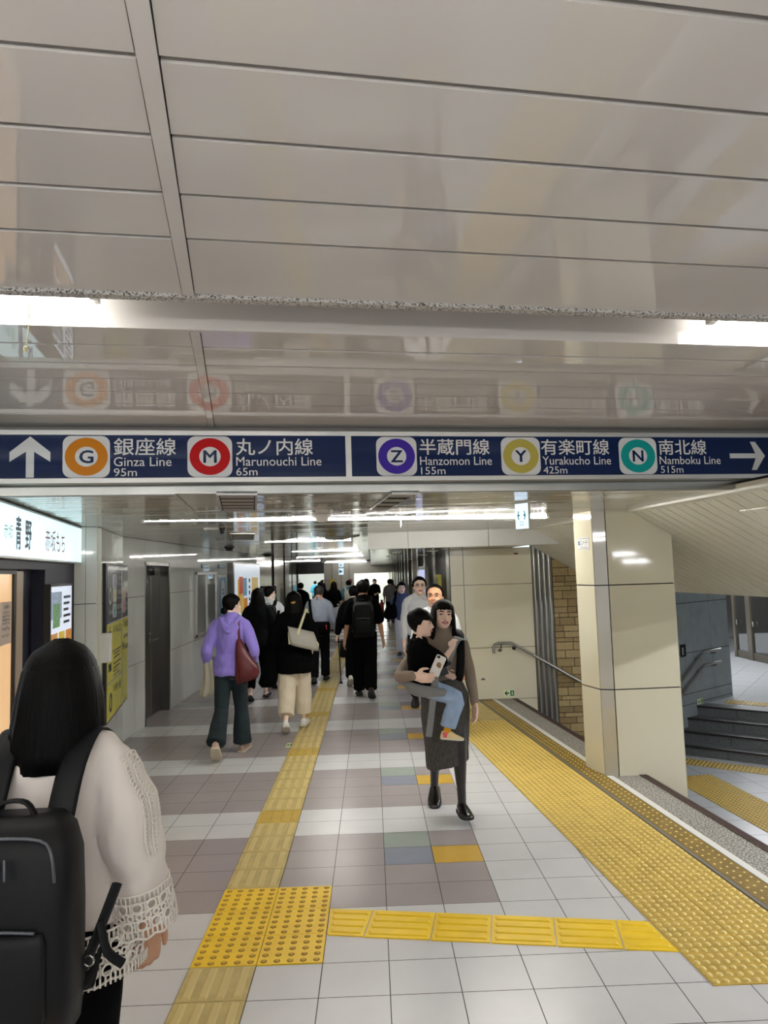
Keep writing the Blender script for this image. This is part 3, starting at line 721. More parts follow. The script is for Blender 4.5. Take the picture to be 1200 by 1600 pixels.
for k, (s0, t0, s1, t1, c_) in enumerate(PICS):
    mb = MB(); mb.pbox(mP, a0 + .02 + w_ * s0, zb0 + .02 + h_ * t0, a0 + .02 + w_ * s1, zb0 + .02 + h_ * t1, -.008, -.006 + .0004 * k, 0); mb.build('picture', mat('menu_pic_%d' % k, c_, .5, var=.35, vscale=40, emit=.12), mn)
mb = MB(); 
for r_ in range(5): mb.pbox(mP, a0 + .02 + w_ * .6, zb0 + h_ * (.905 - .06 * r_), a0 + .02 + w_ * (.92 - .05 * (r_ % 3)), zb0 + h_ * (.93 - .06 * r_), -.008, -.0055)
mb.build('lettering', BLACK, mn)
# paper notice on the shop door
nP = Plane(SF.pt(0, 0, -.088), SF.r)
n1 = nP.st(17, 970)[0]; nz1 = nP.st(12, 940)[1]; nz0 = nP.st(12, 1006)[1]
nt = thing('paper_notice', 'white paper notice taped inside the shop door glass', 'notice', nP.pt(n1 - .2, nz0))
mb = MB(); mb.pbox(nP, n1 - .24, nz0, n1, nz1, 0, .002, 0); mb.build('paper', mat('paper', (226, 210, 196), .7), nt)
mb = MB(); hN = nz1 - nz0
for tx_, lo, hi, x0_ in (('お願い', .84, .92, .16), ('ください', .72, .78, .2), ('当店では', .63, .69, .2), ('現金は', .55, .61, .2), ('ません', .47, .53, .2), ('PayPay', .32, .41, .2), ('あります', .18, .24, .2)):
    fit_text(mb, tx_, nP, n1 - x0_, nz0 + hN * lo, n1 - .03, nz0 + hN * hi, 0, .003, .006)
mb.build('lettering', BLACK, nt)

# ------------------------------------------------------------------ directory panel (blue over yellow) on the angled white wall
gP = Plane(W2 + V((.0, .0, 0)), (W3 - W2))
g0 = gP.st(160, 1000)[0]; g1 = gP.st(202, 1000)[0]; gz0, gz1 = .45, 1.94
dirp = thing('directory_panel', 'tall wall directory, dark blue upper part and yellow lower part with exit numbers', 'sign', gP.pt(g0, gz0))
mb = MB(); mb.pbox(gP, g0, gz0, g1, gz1, 0, .03, 0)
mb.build('black_frame', BLACK, dirp)
gw = g1 - g0; gh = gz1 - gz0
def G(a, b): return g0 + gw * a, gz0 + gh * b
def gbox(mb, a0, b0, a1, b1, o0, o1, mi=0): p = G(a0, b0); q = G(a1, b1); mb.pbox(gP, p[0], p[1], q[0], q[1], o0, o1, mi)
def gtext(mb, s, a0, b0, a1, b1, mi=0, bold=0.0): p = G(a0, b0); q = G(a1, b1); fit_text(mb, s, gP, p[0], p[1], q[0], q[1], mi, .0345, bold)
mb = MB(); gbox(mb, .03, .615, .97, .985, .03, .033); mb.build('blue_panel', mat('directory_navy', (30, 34, 52), .15, spec=.6), dirp)
mb = MB(); gbox(mb, .03, .012, .97, .612, .03, .033); mb.build('yellow_panel', mat('directory_yellow', (222, 214, 72), .2, spec=.5), dirp)
mb = MB(); gbox(mb, .53, .012, .545, .985, .033, .0338); gbox(mb, .03, .96, .97, .975, .033, .0338); gbox(mb, .03, .612, .97, .618, .033, .0338); gbox(mb, .03, .235, .53, .243, .033, .0338); mb.build('panel_trim', ALU, dirp)
for ch, colr, a, b, jp in (('Z', (98, 66, 178), .27, .885, '半蔵門線'), ('Y', (208, 192, 120), .27, .79, '有楽町線'), ('N', (30, 172, 166), .27, .69, '南北線'), ('G', (232, 142, 38), .62, .79, '銀座線'), ('M', (214, 22, 30), .62, .70, '丸ノ内線')):
    p = G(a, b); mb = MB(); rrect(mb, gP, p[0] - gw * .07, p[1] - .07, p[0] + gw * .07, p[1] + .07, .04, 0, .0335)
    bo = mb.build('line_badge', SWH, dirp)
    mb = MB(); ring2d(mb, gP, p[0], p[1], .025, .06, 0, .0342, 24, 1.1); mb.build('ring', mat('ring_' + ch, tuple(v * .92 if v > 120 else v * .7 for v in colr), .3, spec=.15), bo)
    mb = MB(); fit_text(mb, ch, gP, p[0] - .018, p[1] - .018, p[0] + .018, p[1] + .018, 0, .0343, .01); mb.build('line_letter', SBLUE, bo)
    mb = MB(); gtext(mb, jp, a + .1, b + .0, a + .26, b + .035); gtext(mb, 'Line', a + .1, b - .03, a + .22, b - .012); mb.build('lettering', SWH, dirp)
def garrow(mb, a, b, s, right, mi=0):
    p = G(a, b); k = s if right else -s
    flat(mb, gP, [(p[0] - k, p[1] - s * .28), (p[0] + k * .3, p[1] - s * .28), (p[0] - k * .2, p[1] - s), (p[0] + k * .25, p[1] - s), (p[0] + k, p[1]), (p[0] + k * .25, p[1] + s), (p[0] - k * .2, p[1] + s), (p[0] + k * .3, p[1] + s * .28), (p[0] - k, p[1] + s * .28)][::1 if right else -1], mi, .0345)
mb = MB(); garrow(mb, .9, .79, .085, True); p = G(.12, .79); ring2d(mb, gP, p[0], p[1], .05, .085, 0, .0345); gtext(mb, '乗換', .08, .67, .2, .7); mb.build('arrows', SWH, dirp)
mb = MB(); garrow(mb, .12, .55, .07, False); garrow(mb, .9, .55, .075, True)
p = G(.14, .11); ring2d(mb, gP, p[0], p[1], .055, .09, 0, .0345)
gtext(mb, '出口', .22, .55, .32, .59); gtext(mb, 'A-D', .33, .535, .51, .585, bold=.02); gtext(mb, '出口', .6, .555, .68, .59); gtext(mb, '10', .68, .54, .8, .59, bold=.02)
gtext(mb, '出口', .24, .16, .34, .2); gtext(mb, '7・8', .34, .145, .48, .195, bold=.02)
for a, b, wd in ((.2, .42, .3), (.24, .40, .2), (.24, .375, .2), (.24, .335, .26), (.24, .31, .2), (.24, .285, .18), (.24, .26, .22), (.62, .48, .28), (.62, .465, .2), (.6, .405, .34), (.62, .385, .24)):
    gbox(mb, a, b, a + wd, b + .008, .033, .0344)
gbox(mb, .08, .39, .16, .44, .033, .0344); gbox(mb, .08, .31, .16, .36, .033, .0344); gbox(mb, .56, .40, .6, .44, .033, .0344)
mb.build('black_marks', BLACK, dirp)
mb = MB(); cs = gP.st(157, 1015)[0]; mb.pbox(gP, cs - .07, gP.st(157, 1035)[1], cs + .05, gP.st(157, 990)[1], .01, .09, 0)
tag(mb.build('switch_box', WHITEP, None, .006), 'small white box clipped to the near edge of the directory panel', 'box')
mb = MB(); pp = W2 + V((0, .0, 0)); mb.pbox(gP, .02, 0, .05, 2.25, .0, .03, 0); tag(mb.build('conduit_pipe', mat('cream_conduit', (214, 212, 196), .4)), 'pale vertical conduit beside the directory panel', 'pipe')

# ------------------------------------------------------------------ left wall posters and boards
lP = Plane((LX, 0, 0), (0, 1, 0))
def lbox(mb, y0, z0, y1, z1, o0, o1, mi=0): mb.pbox(lP, y0, z0, y1, z1, o0, o1, mi)
bb = thing('bulletin_case', 'glazed wall notice case with an aluminium frame, nothing posted, past the steel door', 'notice case', (LX, 11.7, .84))
mb = MB(); lbox(mb, 11.0, .84, 12.45, 1.85, 0, .03); mb.build('backing', mat('case_back', (176, 178, 174), .4), bb)
mb = MB()
for q in ((11.0, .84, 11.05, 1.85), (12.4, .84, 12.45, 1.85), (11.0, .84, 12.45, .88), (11.0, 1.81, 12.45, 1.85), (11.69, .84, 11.73, 1.85)): lbox(mb, *q, .03, .055)
mb.build('frame', ALU, bb)
mb = MB(); lbox(mb, 11.05, .88, 12.4, 1.81, .036, .04); mb.build('glass_pane', mat('case_glass', (170, 174, 172), .05, spec=.9, coat=1.0), bb)
bp = thing('wall_poster', 'narrow blue wall poster with a white arch and vertical writing', 'poster', (LX, 12.9, .7))
mb = MB(); lbox(mb, 12.65, .72, 13.35, 1.80, 0, .03); mb.build('frame', ALU, bp)
mb = MB(); lbox(mb, 12.7, .75, 13.3, 1.75, .03, .034); mb.build('sheet', mat('poster_blue', (88, 150, 184), .4), bp)
mb = MB(); flat(mb, lP, [(12.85, .8)] + [(13.0 + .17 * math.cos(t), 1.55 + .15 * math.sin(t)) for t in [PI - PI * k / 10 for k in range(11)]][::1] + [(13.17, .8)], 0, .036); mb.build('white_arch', SWH, bp)
mb = MB(); 
for k in range(3): lbox(mb, 12.94, 1.44 - k * .2, 13.09, 1.47 - k * .2, .036, .038); lbox(mb, 12.97, 1.50 - k * .2, 13.06, 1.54 - k * .2, .036, .038)
mb.build('lettering', BLACK, bp)
for y0, y1, l in ((11.5, 12.05, 'small blue name plate above the empty notice case'), (12.75, 13.3, 'small blue name plate above the narrow blue poster')):
    mb = MB(); lbox(mb, y0, 1.915, y1, 1.985, 0, .02); o = mb.build('name_plate', mat('plate_blue', (88, 140, 160), .4)); tag(o, l, 'plate', 'blue plates on the left wall')
    m2 = MB(); lbox(m2, y0 + .1, 1.94, y1 - .1, 1.96, .02, .022); m2.build('lettering', SWH, o)
ad = thing('advert_lightbox', 'large glowing wall advert with orange and blue picture blocks', 'advert', (LX, 15, .5))
mb = MB(); lbox(mb, 13.55, .5, 16.75, 2.03, 0, .12); mb.build('casing', DSTEEL, ad)
mb = MB(); lbox(mb, 13.66, .55, 16.7, 2.0, .12, .124); mb.build('lit_sheet', mat('ad_glow', (225, 235, 240), .3, emit=.25, ecol=(225, 238, 255)), ad)
for k, (y0, z0, y1, z1, c_) in enumerate(((13.95, 1.2, 14.45, 1.7, (235, 180, 70)), (14.1, 1.4, 14.5, 1.75, (215, 90, 50)), (14.5, 1.35, 14.95, 1.72, (120, 165, 190)), (14.2, 1.0, 14.6, 1.35, (240, 200, 110)), (14.62, .95, 15.0, 1.3, (226, 140, 50)), (15.55, .9, 16.4, 1.72, (238, 205, 130)), (13.95, .6, 14.9, .92, (180, 190, 150)))):
    mb = MB(); lbox(mb, y0, z0, y1, z1, .124, .126 + k * .0006); mb.build('picture_block', mat('ad_%d' % k, c_, .4, var=.3, vscale=9, emit=.15), ad)
mb = MB()
for k in range(7): lbox(mb, 15.2, 1.62 - k * .13, 15.32, 1.70 - k * .13 - .02 * (k % 2), .124, .132)
mb.build('lettering', NVC, ad)
sb = thing('poster_stand', 'black framed upright poster board against the dark columns', 'poster board', (-2.6, 17.6, 0))
q0 = atY(400, 915, 17.2); q1 = atY(430, 915, 17.2)
mb = MB(); mb.box((q0.x - .02, 17.2, 0), (q1.x, 17.26, 1.45), 0); mb.build('board', mat('board_dim', (112, 112, 98), .3, spec=.6), sb)
mb = MB(); mb.box((q0.x + .02, 17.19, .35), ((q0.x + q1.x) / 2, 17.2, 1.4), 0); mb.build('lit_poster', mat('poster_pale', (190, 208, 232), .4, emit=.35), sb)
mb = MB(); mb.box((q0.x - .04, 17.17, 1.45), (q1.x + .02, 17.27, 1.49), 0); mb.box((q0.x - .04, 17.17, 0), (q0.x - .01, 17.27, 1.46), 0); mb.box((q1.x, 17.17, 0), (q1.x + .02, 17.27, 1.46), 0); mb.build('frame', BLACK, sb)

# ------------------------------------------------------------------ ceiling fittings
def vent(P4, label, n, name='air_vent', grid=True):
    """louvred grille hung in the ceiling over corner points P4 (counter-clockwise)"""
    P4 = [V(p) for p in P4]; t = thing(name, label, 'air vent', sum(P4, V()) / 4, 0, 'ceiling air vents')
    a, b, c, d = P4; dn = V((0, 0, -1))
    mb = MB(); mb.prism([p + V((0, 0, .004)) for p in P4], (0, 0, -.012), 0); mb.build('dark_box', DARKGAP, t)
    mb = MB()
    e = [(a, b), (b, c), (c, d), (d, a)]; cen = sum(P4, V()) / 4
    for p, q in e:
        pi, qi = p + (cen - p) * .1, q + (cen - q) * .1
        mb.prism([p, q, qi, pi], (0, 0, -.016), 0)
    mb.build('frame', ALU, t)
    for k in range(n):
        f0 = .12 + .76 * k / (n - 1 if n > 1 else 1)
        p = a + (d - a) * f0; q = b + (c - b) * f0; p, q = p + (q - p) * .08, q + (p - q) * .08
        w_ = (d - a) * (.3 / n)
        mb = MB(); mb.prism([p - w_ * .5 + dn * .008, q - w_ * .5 + dn * .008, q + w_ * .5 + dn * .014, p + w_ * .5 + dn * .014], (0, 0, -.003), 0); mb.build('slat', mat('vent_slat', (150, 146, 132), .4), t)
vent([hz(338, 769, ZL), hz(402, 769, ZL), hz(401, 796, ZL), hz(345, 796, ZL)], 'black louvred vent just past the red-ringed part of the sign', 5)
vent([hz(359, 832, ZL), hz(398, 832, ZL), hz(397, 842, ZL), hz(362, 842, ZL)], 'smaller louvred vent beyond the first tube line', 5)
vent([hz(612, 768, ZL), hz(655, 768, ZL), hz(605, 794, ZL), hz(578, 794, ZL)], 'slanting louvred vent under the purple-ringed part of the sign', 4)
vent([hz(508, 841, ZL), hz(562, 836, ZL), hz(536, 842, ZL), hz(520, 843, ZL)], 'small far vent left of the white beam', 3)
def hatch(P4, label):
    P4 = [V(p) for p in P4]; mb = MB(); cen = sum(P4, V()) / 4
    for k in range(4):
        p, q = P4[k], P4[(k + 1) % 4]; d_ = (cen - p).normalized() * .03; d2 = (cen - q).normalized() * .03
        mb.prism([p, q, q + d2, p + d_], (0, 0, -.008), 0)
    mb.prism([p + (cen - p) * .08 for p in P4], (0, 0, -.004), 1)
    tag(mb.build('ceiling_hatch', [ALU, CEILG]), label, 'ceiling hatch', 'access hatches in the low ceiling')
hatch([hz(272, 769, ZL), hz(338, 769, ZL), hz(346, 797, ZL), hz(304, 799, ZL)], 'square ceiling hatch left of the nearest louvred vent')
hatch([hz(369, 800, ZL), hz(455, 798, ZL), hz(447, 806, ZL), hz(371, 807, ZL)], 'narrow ceiling hatch under the gap between vent and tube line')
hatch([hz(318, 826, ZL), hz(348, 826, ZL), hz(352, 841, ZL), hz(338, 842, ZL)], 'small ceiling hatch beside the second louvred vent')
def detector(p, r, label, m, name='smoke_detector'):
    mb = MB(); p = V(p); mb.loft([[p + V((rr * math.cos(2 * PI * k / 20), rr * math.sin(2 * PI * k / 20), z)) for k in range(20)] for rr, z in ((r, .002), (r, -.014), (r * .72, -.02), (r * .66, -.05), (r * .4, -.06))], 0)
    return tag(mb.build(name, m), label, 'detector' if name == 'smoke_detector' else 'camera')
detector(hz(503, 804, ZL), .075, 'white ceiling detector in the middle of the nearest tube line', WHITEP)
detector(hz(347, 825, ZL), .03, 'tiny dark sprinkler head left of the second vent', BLACK)
detector(hz(358, 855, ZL), .09, 'black box detector on the ceiling above the bulletin case', BLACK)
detector(hz(418, 866, ZL), .13, 'black dome camera on the ceiling near the glowing advert', BLACK, 'dome_camera')
detector(hz(505, 877, ZL), .1, 'far white detector between two tube lines', WHITEP)
mb = MB(); a = hz(626, 810, ZL); mb.tube([a, a + V((0, 0, -.045))], [.002, .002], 6); mb.tube([a + V((0, 0, -.045)), a + V((0, 0, -.075))], [.004, .004], 6); tag(mb.build('pull_cord', WHITEP), 'short white pull cord hanging from the nearest tube line', 'pull cord')
# hanging exit box
eP0 = atY(806, 800, 5.02); eP = Plane(V((eP0.x, 5.02, 0)), V((.36, .5, 0)))
ex = thing('exit_lightbox', 'small hanging lightbox with green two-way arrows near the pillar', 'exit sign', V((eP0.x, 5.02, 2.05)))
# depth side is what one sees on its right
b0 = atY(806, 827, 5.02); b1 = atY(818.5, 824, 5.1); bd = atY(831, 822, 4.98)
face = [V((b0.x, 5.02, 0)), V((b1.x, 4.93, 0)), V((bd.x + .0, 5.0, 0)), V((b0.x + .065, 5.1, 0))]
mb = MB(); mb.prism([p + V((0, 0, 2.058)) for p in face], (0, 0, .202), 0); mb.build('box_body', mat('exit_body', (190, 188, 172), .4), ex)
xP = Plane(face[0], face[1] - face[0]); xw = (face[1] - face[0]).length
mb = MB(); mb.pbox(xP, .003, 2.064, xw - .002, 2.245, 0, .003, 0); mb.build('lit_face', mat('exit_glow', (215, 235, 245), .3, emit=.6, ecol=(205, 228, 255)), ex)
mb = MB()
for c_, sg in ((.3, -1), (.7, 1)):
    cx = xw * c_; flat(mb, xP, [(cx - sg * .008, 2.155), (cx + sg * .004, 2.155), (cx - sg * .004, 2.128), (cx + sg * .004, 2.128), (cx + sg * .014, 2.16), (cx + sg * .004, 2.192), (cx - sg * .004, 2.192), (cx + sg * .004, 2.166), (cx - sg * .008, 2.166)][::sg], 0, .004)
fit_text(mb, '口', xP, xw * .38, 2.085, xw * .62, 2.115, 0, .004)
mb.build('green_arrows', mat('exit_green', (20, 150, 120), .4), ex)
# far hanging lightboxes
a = atY(529.5, 898, 20); t = thing('exit_lightbox', 'double far hanging exit lightbox with pale blue faces above the walkers', 'exit sign', a)
for (y0, y1) in ((880, 886), (888, 898)):
    a = atY(529.5, y1, 20); b = atY(536.5, y0, 20)
    mb = MB(); mb.box((a.x, 20, a.z), (b.x, 20.08, b.z)); bo = mb.build('box_body', mat('far_exit_glow', (200, 232, 250), .4, emit=.6), t)
    mb = MB(); cx, cz = (a.x + b.x) / 2, (a.z + b.z) / 2; h_ = (b.z - a.z) * .3; mb.prism([(cx - h_, 19.995, cz - h_), (cx + h_, 19.995, cz), (cx - h_, 19.995, cz + h_)], (0, .004, 0)); mb.build('blue_arrow', mat('exit_blue', (30, 150, 190), .4), bo)
mb = MB(); mb.box((cx - .012, 20.02, a.z), (cx + .012, 20.05, 2.258)); mb.build('hanger', ALU, t)

# ------------------------------------------------------------------ handrails
def rail(name, pts, r, m, label, cat, brackets, grp=None):
    t = thing(name, label, cat, pts[0], 0, grp)
    mb = MB(); mb.tube(pts, [r] * len(pts), 12, sub=1, round_caps=True); mb.build('rail', m, t)
    for p, q in brackets:
        p, q = V(p), V(q); mb = MB(); mb.tube([p, p + V((0, 0, -.05)), q + V((0, 0, -.05)) * 1.0, q + V((0, 0, -.05))], [.009] * 4, 8); mb.tube([q + V((0, 0, -.05)), q + (q - p).normalized() * .012 + V((0, 0, -.05))], [.03, .03], 12, round_caps=False); mb.build('bracket', DSTEEL, t)
    return t
yr = YW - .09
hp = [atY(x, y, yr) for x, y in ((771.5, 1019), (771, 1012), (773, 1007.5), (779, 1005), (799, 1004.5), (802, 1006))]
he = atY(905, 1064, yr); hd = (he - hp[-1]); hp.append(he); hp.append(he + hd * .9)
rail('handrail', hp, .019, STEEL, 'steel handrail starting on the cream wall and going down the stairwell', 'handrail',
     [(atY(783, 1005, yr), atY(781, 1009, YW)), (hp[5] + hd * .03, hp[5] + hd * .03 + V((0, .09, 0))), (he + hd * .2, he + hd * .2 + V((0, .07, 0)))])
gQ = Plane(GS + gn * .08, gd)
def gq(x, y): a, b = gQ.st(x, y); return gQ.pt(a, b)
for (p0, p1, p2), l in ((((1069, 1058), (1100, 1019), (1125, 1014)), 'upper of two short handrails on the grey stone wall'), (((1071, 1078), (1102, 1038.5), (1126, 1033.5)), 'lower of two short handrails on the grey stone wall')):
    a, b, c = gq(*p0), gq(*p1), gq(*p2); a = a + (a - b) * .5
    rail('handrail', [a, b, c], .024, STEEL, l, 'handrail', [(b + (a - b) * .12, b + (a - b) * .12 - gn * .08), (b + (c - b) * .7, b + (c - b) * .7 - gn * .08)], 'handrails on the grey wall')
mb = MB(); a = gQ.st(1069.5, 1008); b = gQ.st(1078, 1026); mb.pbox(gQ, a[0], b[1], b[0], a[1], -.08, -.06, 0); o = mb.build('call_box', BLACK); tag(o, 'small black intercom plate on the grey stone wall', 'intercom')
m2 = MB(); m2.pbox(gQ, a[0] + .02, b[1] + .03, a[0] + .055, a[1] - .05, -.06, -.055, 0); m2.build('plate', ALU, o)

# ------------------------------------------------------------------ evacuation stickers, small plates
def sticker(P, x0, y0, x1, y1, label):
    a = P.st(x0, y1); b = P.st(x1, y0); t = thing('evacuation_sticker', label, 'exit sign', P.pt(*a), 0, 'low evacuation stickers')
    mb = MB(); mb.pbox(P, a[0], a[1], b[0], b[1], 0, .003); mb.build('sticker', mat('sticker_cream', (214, 226, 180), .5), t)
    w_, h_ = b[0] - a[0], b[1] - a[1]; mb = MB(); c = (a[0] + w_ * .3, a[1] + h_ * .5); s = h_ * .33
    flat(mb, P, [(c[0] + s, c[1] - s * .25), (c[0] + s, c[1] + s * .25), (c[0] - s * .2, c[1] + s * .25), (c[0] + s * .3, c[1] + s), (c[0] - s * .1, c[1] + s), (c[0] - s, c[1]), (c[0] - s * .1, c[1] - s), (c[0] + s * .3, c[1] - s), (c[0] - s * .2, c[1] - s * .25)], 0, .004)
    mb.build('arrow', BLACK, t)
    mb = MB(); rrect(mb, P, a[0] + w_ * .6, a[1] + h_ * .12, a[0] + w_ * .95, a[1] + h_ * .88, h_ * .08, 0, .004); mb.build('green_field', mat('sticker_green', (30, 92, 62), .5), t)
    mb = MB(); c0 = a[0] + w_ * .77
    ring2d(mb, P, c0, a[1] + h_ * .72, 0, h_ * .07, 0, .005, 10)
    flat(mb, P, [(c0 - w_ * .05, a[1] + h_ * .25), (c0 - w_ * .01, a[1] + h_ * .25), (c0 + w_ * .02, a[1] + h_ * .42), (c0 + w_ * .06, a[1] + h_ * .25), (c0 + w_ * .09, a[1] + h_ * .28), (c0 + w_ * .04, a[1] + h_ * .62), (c0 - w_ * .04, a[1] + h_ * .62)], 0, .005); mb.build('figure', mat('sticker_cream', 0), t)
cP = Plane((0, YW, 0), (1, 0, 0))
sticker(cP, 787, 1077, 804, 1089, 'green exit sticker with left arrow low on the cream wall')
kP = Plane(GS, gd)
sticker(kP, 1090, 1090.5, 1098, 1101, 'green exit sticker low on the grey stone wall by the steps')
mb = MB(); p = cP.st(752, 1063); 
for a in range(3): mb.pbox(cP, p[0] + a * .016, p[1] + (a % 2) * .012, p[0] + .02 + a * .016, p[1] + .02 + (a % 2) * .01, 0, .001)
tag(mb.build('torn_label', BLACK), 'tiny torn black label on the cream wall', 'label')
p = cP.st(806, 865); mb = MB(); mb.pbox(cP, p[0] - .03, p[1] - .012, p[0] + .03, p[1] + .012, 0, .004); tag(mb.build('wall_plate', mat('rust', (120, 60, 40), .6)), 'tiny rust-coloured plate near the top of the cream wall', 'plate')
pP = Plane(PF[0], PF[1] - PF[0])
t = thing('pillar_notice', 'small white notice with blue symbols on the left face of the pillar', 'notice', PF[0] + V((0, 0, 1.97)))
a = pP.st(901, 867); b = pP.st(922, 849); q = PF[1] - PF[0]; L = q.length
s0, s1, t0, t1 = L * .22, L * .82, 1.925, 2.035
mb = MB(); mb.pbox(pP, s0, t0, s1, t1, 0, .003); mb.build('sticker', SWH, t)
mb = MB(); mb.pbox(pP, s0 + .005, t1 - .012, s1 - .005, t1 - .008, .003, .0036); mb.pbox(pP, s0 + .005, t0 + .006, s1 - .005, t0 + .01, .003, .0036); fit_text(mb, 'エレベーター', pP, s0 + .04, t0 + .04, s1 - .012, t1 - .02, 0, .004, .01); fit_text(mb, 'Elevator', pP, s0 + .04, t0 + .018, s1 - .02, t0 + .032, 0, .004); mb.build('lettering', BLACK, t)
mb = MB(); mb.pbox(pP, s0 + .008, t0 + .042, s0 + .032, t1 - .03, .003, .004); mb.build('blue_symbol', mat('symbol_blue', (40, 80, 150), .5), t)
fP = Plane((0, 0, 0), (1, 0, 0), (0, 1, 0)); fP.n = V((0, 0, 1))
fs = thing('floor_sticker', 'small green exit sticker on the floor beside the guide strip', 'exit sign', hz(454, 1165))
a = hz(446, 1168); b = hz(463, 1161)
mb = MB(); mb.pbox(fP, a.x, a.y, b.x - .02, b.y, 0.0005, .003); mb.build('sticker', mat('sticker_cream', 0), fs)
mb = MB(); w_, h_ = b.x - a.x - .02, b.y - a.y
mb.pbox(fP, a.x + w_ * .1, a.y + h_ * .4, a.x + w_ * .45, a.y + h_ * .6, .003, .0036); mb.pbox(fP, a.x + w_ * .18, a.y + h_ * .2, a.x + w_ * .3, a.y + h_ * .8, .003, .0036); mb.pbox(fP, a.x + w_ * .55, a.y + h_ * .15, a.x + w_ * .9, a.y + h_ * .85, .003, .0036); mb.build('green_marks', mat('sticker_green', 0), fs)

# ------------------------------------------------------------------ tactile paving
def dome(mb, c, ux, uy, r, h, mi, n=8):
    i = len(mb.v); c = V(c)
    for rr, zz in ((r, 0), (r * .72, h * .9)):
        for k in range(n): mb.v.append(c + ux * (rr * math.cos(2 * PI * k / n)) + uy * (rr * math.sin(2 * PI * k / n)) + V((0, 0, zz)))
    for k in range(n): mb.face([i + k, i + (k + 1) % n, i + n + (k + 1) % n, i + n + k], mi, True)
    mb.face([i + n + k for k in range(n)], mi, True)
def bar(mb, p, q, side, wd, h, mi):
    p, q = V(p), V(q); d = (q - p).normalized(); s = V(side).normalized() * wd / 2; i = len(mb.v); z = V((0, 0, h))
    mb.v += [p - s, p + s, q + s, q - s, p - s * .6 + d * wd * .3 + z, p + s * .6 + d * wd * .3 + z, q + s * .6 - d * wd * .3 + z, q - s * .6 - d * wd * .3 + z]
    for f in ((4, 5, 6, 7), (0, 1, 5, 4), (1, 2, 6, 5), (2, 3, 7, 6), (3, 0, 4, 7)): mb.face([i + k for k in f], mi)
X, Yv = V((1, 0, 0)), V((0, 1, 0))
gxa, gxb = X0 - 3 * TW, X0 - 2 * TW
def guide(j0, j1, mats, label):
    mb = MB()
    for j in range(j0, j1):
        y0 = Y0 + j * TD; z = ramp(y0)
        mb.box((gxa + .002, y0 + .002, z - .004), (gxb - .002, y0 + TD - .002, z + .004), 0 if j % 7 else 1)
        for k in range(4):
            xx = gxa + TW * (.14 + .24 * k); bar(mb, (xx, y0 + .012, z + .004), (xx, y0 + TD - .012, z + .004), X, .04, .006, 2 if j % 7 else 1)
    tag(mb.build('tactile_guide_strip', mats), label, 'tactile paving', None, 'thing')
guide(3, 56, [YEL_PALE, YEL_OLD, mat('worn_bar_top', (208, 188, 124), .5)], 'worn yellow ribbed guide strip running far down the passage')
guide(-16, 0, [YEL_PALE, YEL_OLD, mat('worn_bar_top', (208, 188, 124), .5)], 'worn yellow ribbed guide strip near the viewer, before the bright block')
mb = MB()
for i in range(2):
    for j in range(3):
        xa, ya = X0 + (i - 3) * TW, Y0 + j * TD
        mb.box((xa + .0015, ya + .0015, -.003), (xa + TW - .0015, ya + TD - .0015, .005), 0)
        for a in range(5):
            for b in range(5):
                c = (xa + TW * (.1 + .2 * a), ya + TD * (.1 + .2 * b), .005)
                dome(mb, c, X, Yv, .016, .001, 1); dome(mb, (c[0], c[1], .006), X, Yv, .0115, .004, 2)
tag(mb.build('tactile_warning_block', [YEL_NEW, mat('worn_dot_ring', (120, 92, 40), .7), mat('ochre_dot', (206, 160, 40), .5)]), 'bright yellow six-tile warning block with rows of dots at the turn', 'tactile paving', None, 'thing')
TB_L = [V((-.277, 3.632, 0)), V((-.277, 3.898, 0))]
nearl = lambda x: 3.632 - (x + .277) * (3.632 - 3.357) / 1.649
farl = lambda x: 3.898 - (x + .277) * (3.898 - 3.632) / 1.615
mb = MB(); xs = [-.275, -.06, .266, .552, .857, 1.16]
for k in range(6):
    a = xs[k]; b = xs[k + 1] if k < 5 else None; sk = .032
    if b is not None: P = [(a - sk * (k > 0) + .003, nearl(a)), (b - sk - .003, nearl(b - sk)), (b + sk * .6 - .003, farl(b)), (a + sk * .6 * (k > 0) + .003, farl(a))]
    else: P = [(a - sk + .003, nearl(a)), (1.368, nearl(1.368)), (1.334, farl(1.334)), (a + sk * .6 + .003, farl(a))]
    mb.prism([(x, y, -.003) for x, y in P], (0, 0, .008), 0)
    for q in range(4):
        f = .14 + .24 * q
        l0 = V((*[P[0][i] + (P[3][i] - P[0][i]) * f for i in (0, 1)], .005)); l1 = V((*[P[1][i] + (P[2][i] - P[1][i]) * f for i in (0, 1)], .005))
        d = (l1 - l0).normalized(); bar(mb, l0 + d * .015, l1 - d * .015, Yv, .034, .005, 0)
tag(mb.build('tactile_guide_strip', [YEL_NEW]), 'bright yellow ribbed strip of six tiles crossing to the stair edge', 'tactile paving', None, 'thing')
UV_ = (V((-KS, 1, 0))).normalized()      # along the kerb
UX_ = V((UV_.y, -UV_.x, 0))
mb = MB()
for c0, c1 in ((1.705, 2.018), (2.022, 2.335)):
    y = 3.09
    while y < 9.55:
        y1 = min(y + .29, 9.62); far = 2 if y > 8.1 else 0
        sl = .016 * (c0 > 2)
        mb.prism([ku(c0, y, -.003), ku(c1, y + .0, -.003), ku(c1, y1 - .003, -.003), ku(c0, y1 - .003, -.003)], (0, 0, .007), far)
        nd = 7
        if y < 9.0:
            for a in range(nd):
                for b in range(6):
                    dome(mb, ku(c0 + (c1 - c0) * (a + .5) / nd, y + .29 * (b + .5) / 6, .004), UX_, UV_, .0165, .006, 3 if not far else far, 8)
        y += .29
tag(mb.build('tactile_warning_strip', [YEL_OLD, YEL_NEW, YEL_PALE, YEL_TOP]), 'wide worn yellow strip of raised dots along the stairwell edge', 'tactile paving', None, 'thing')
mb = MB()
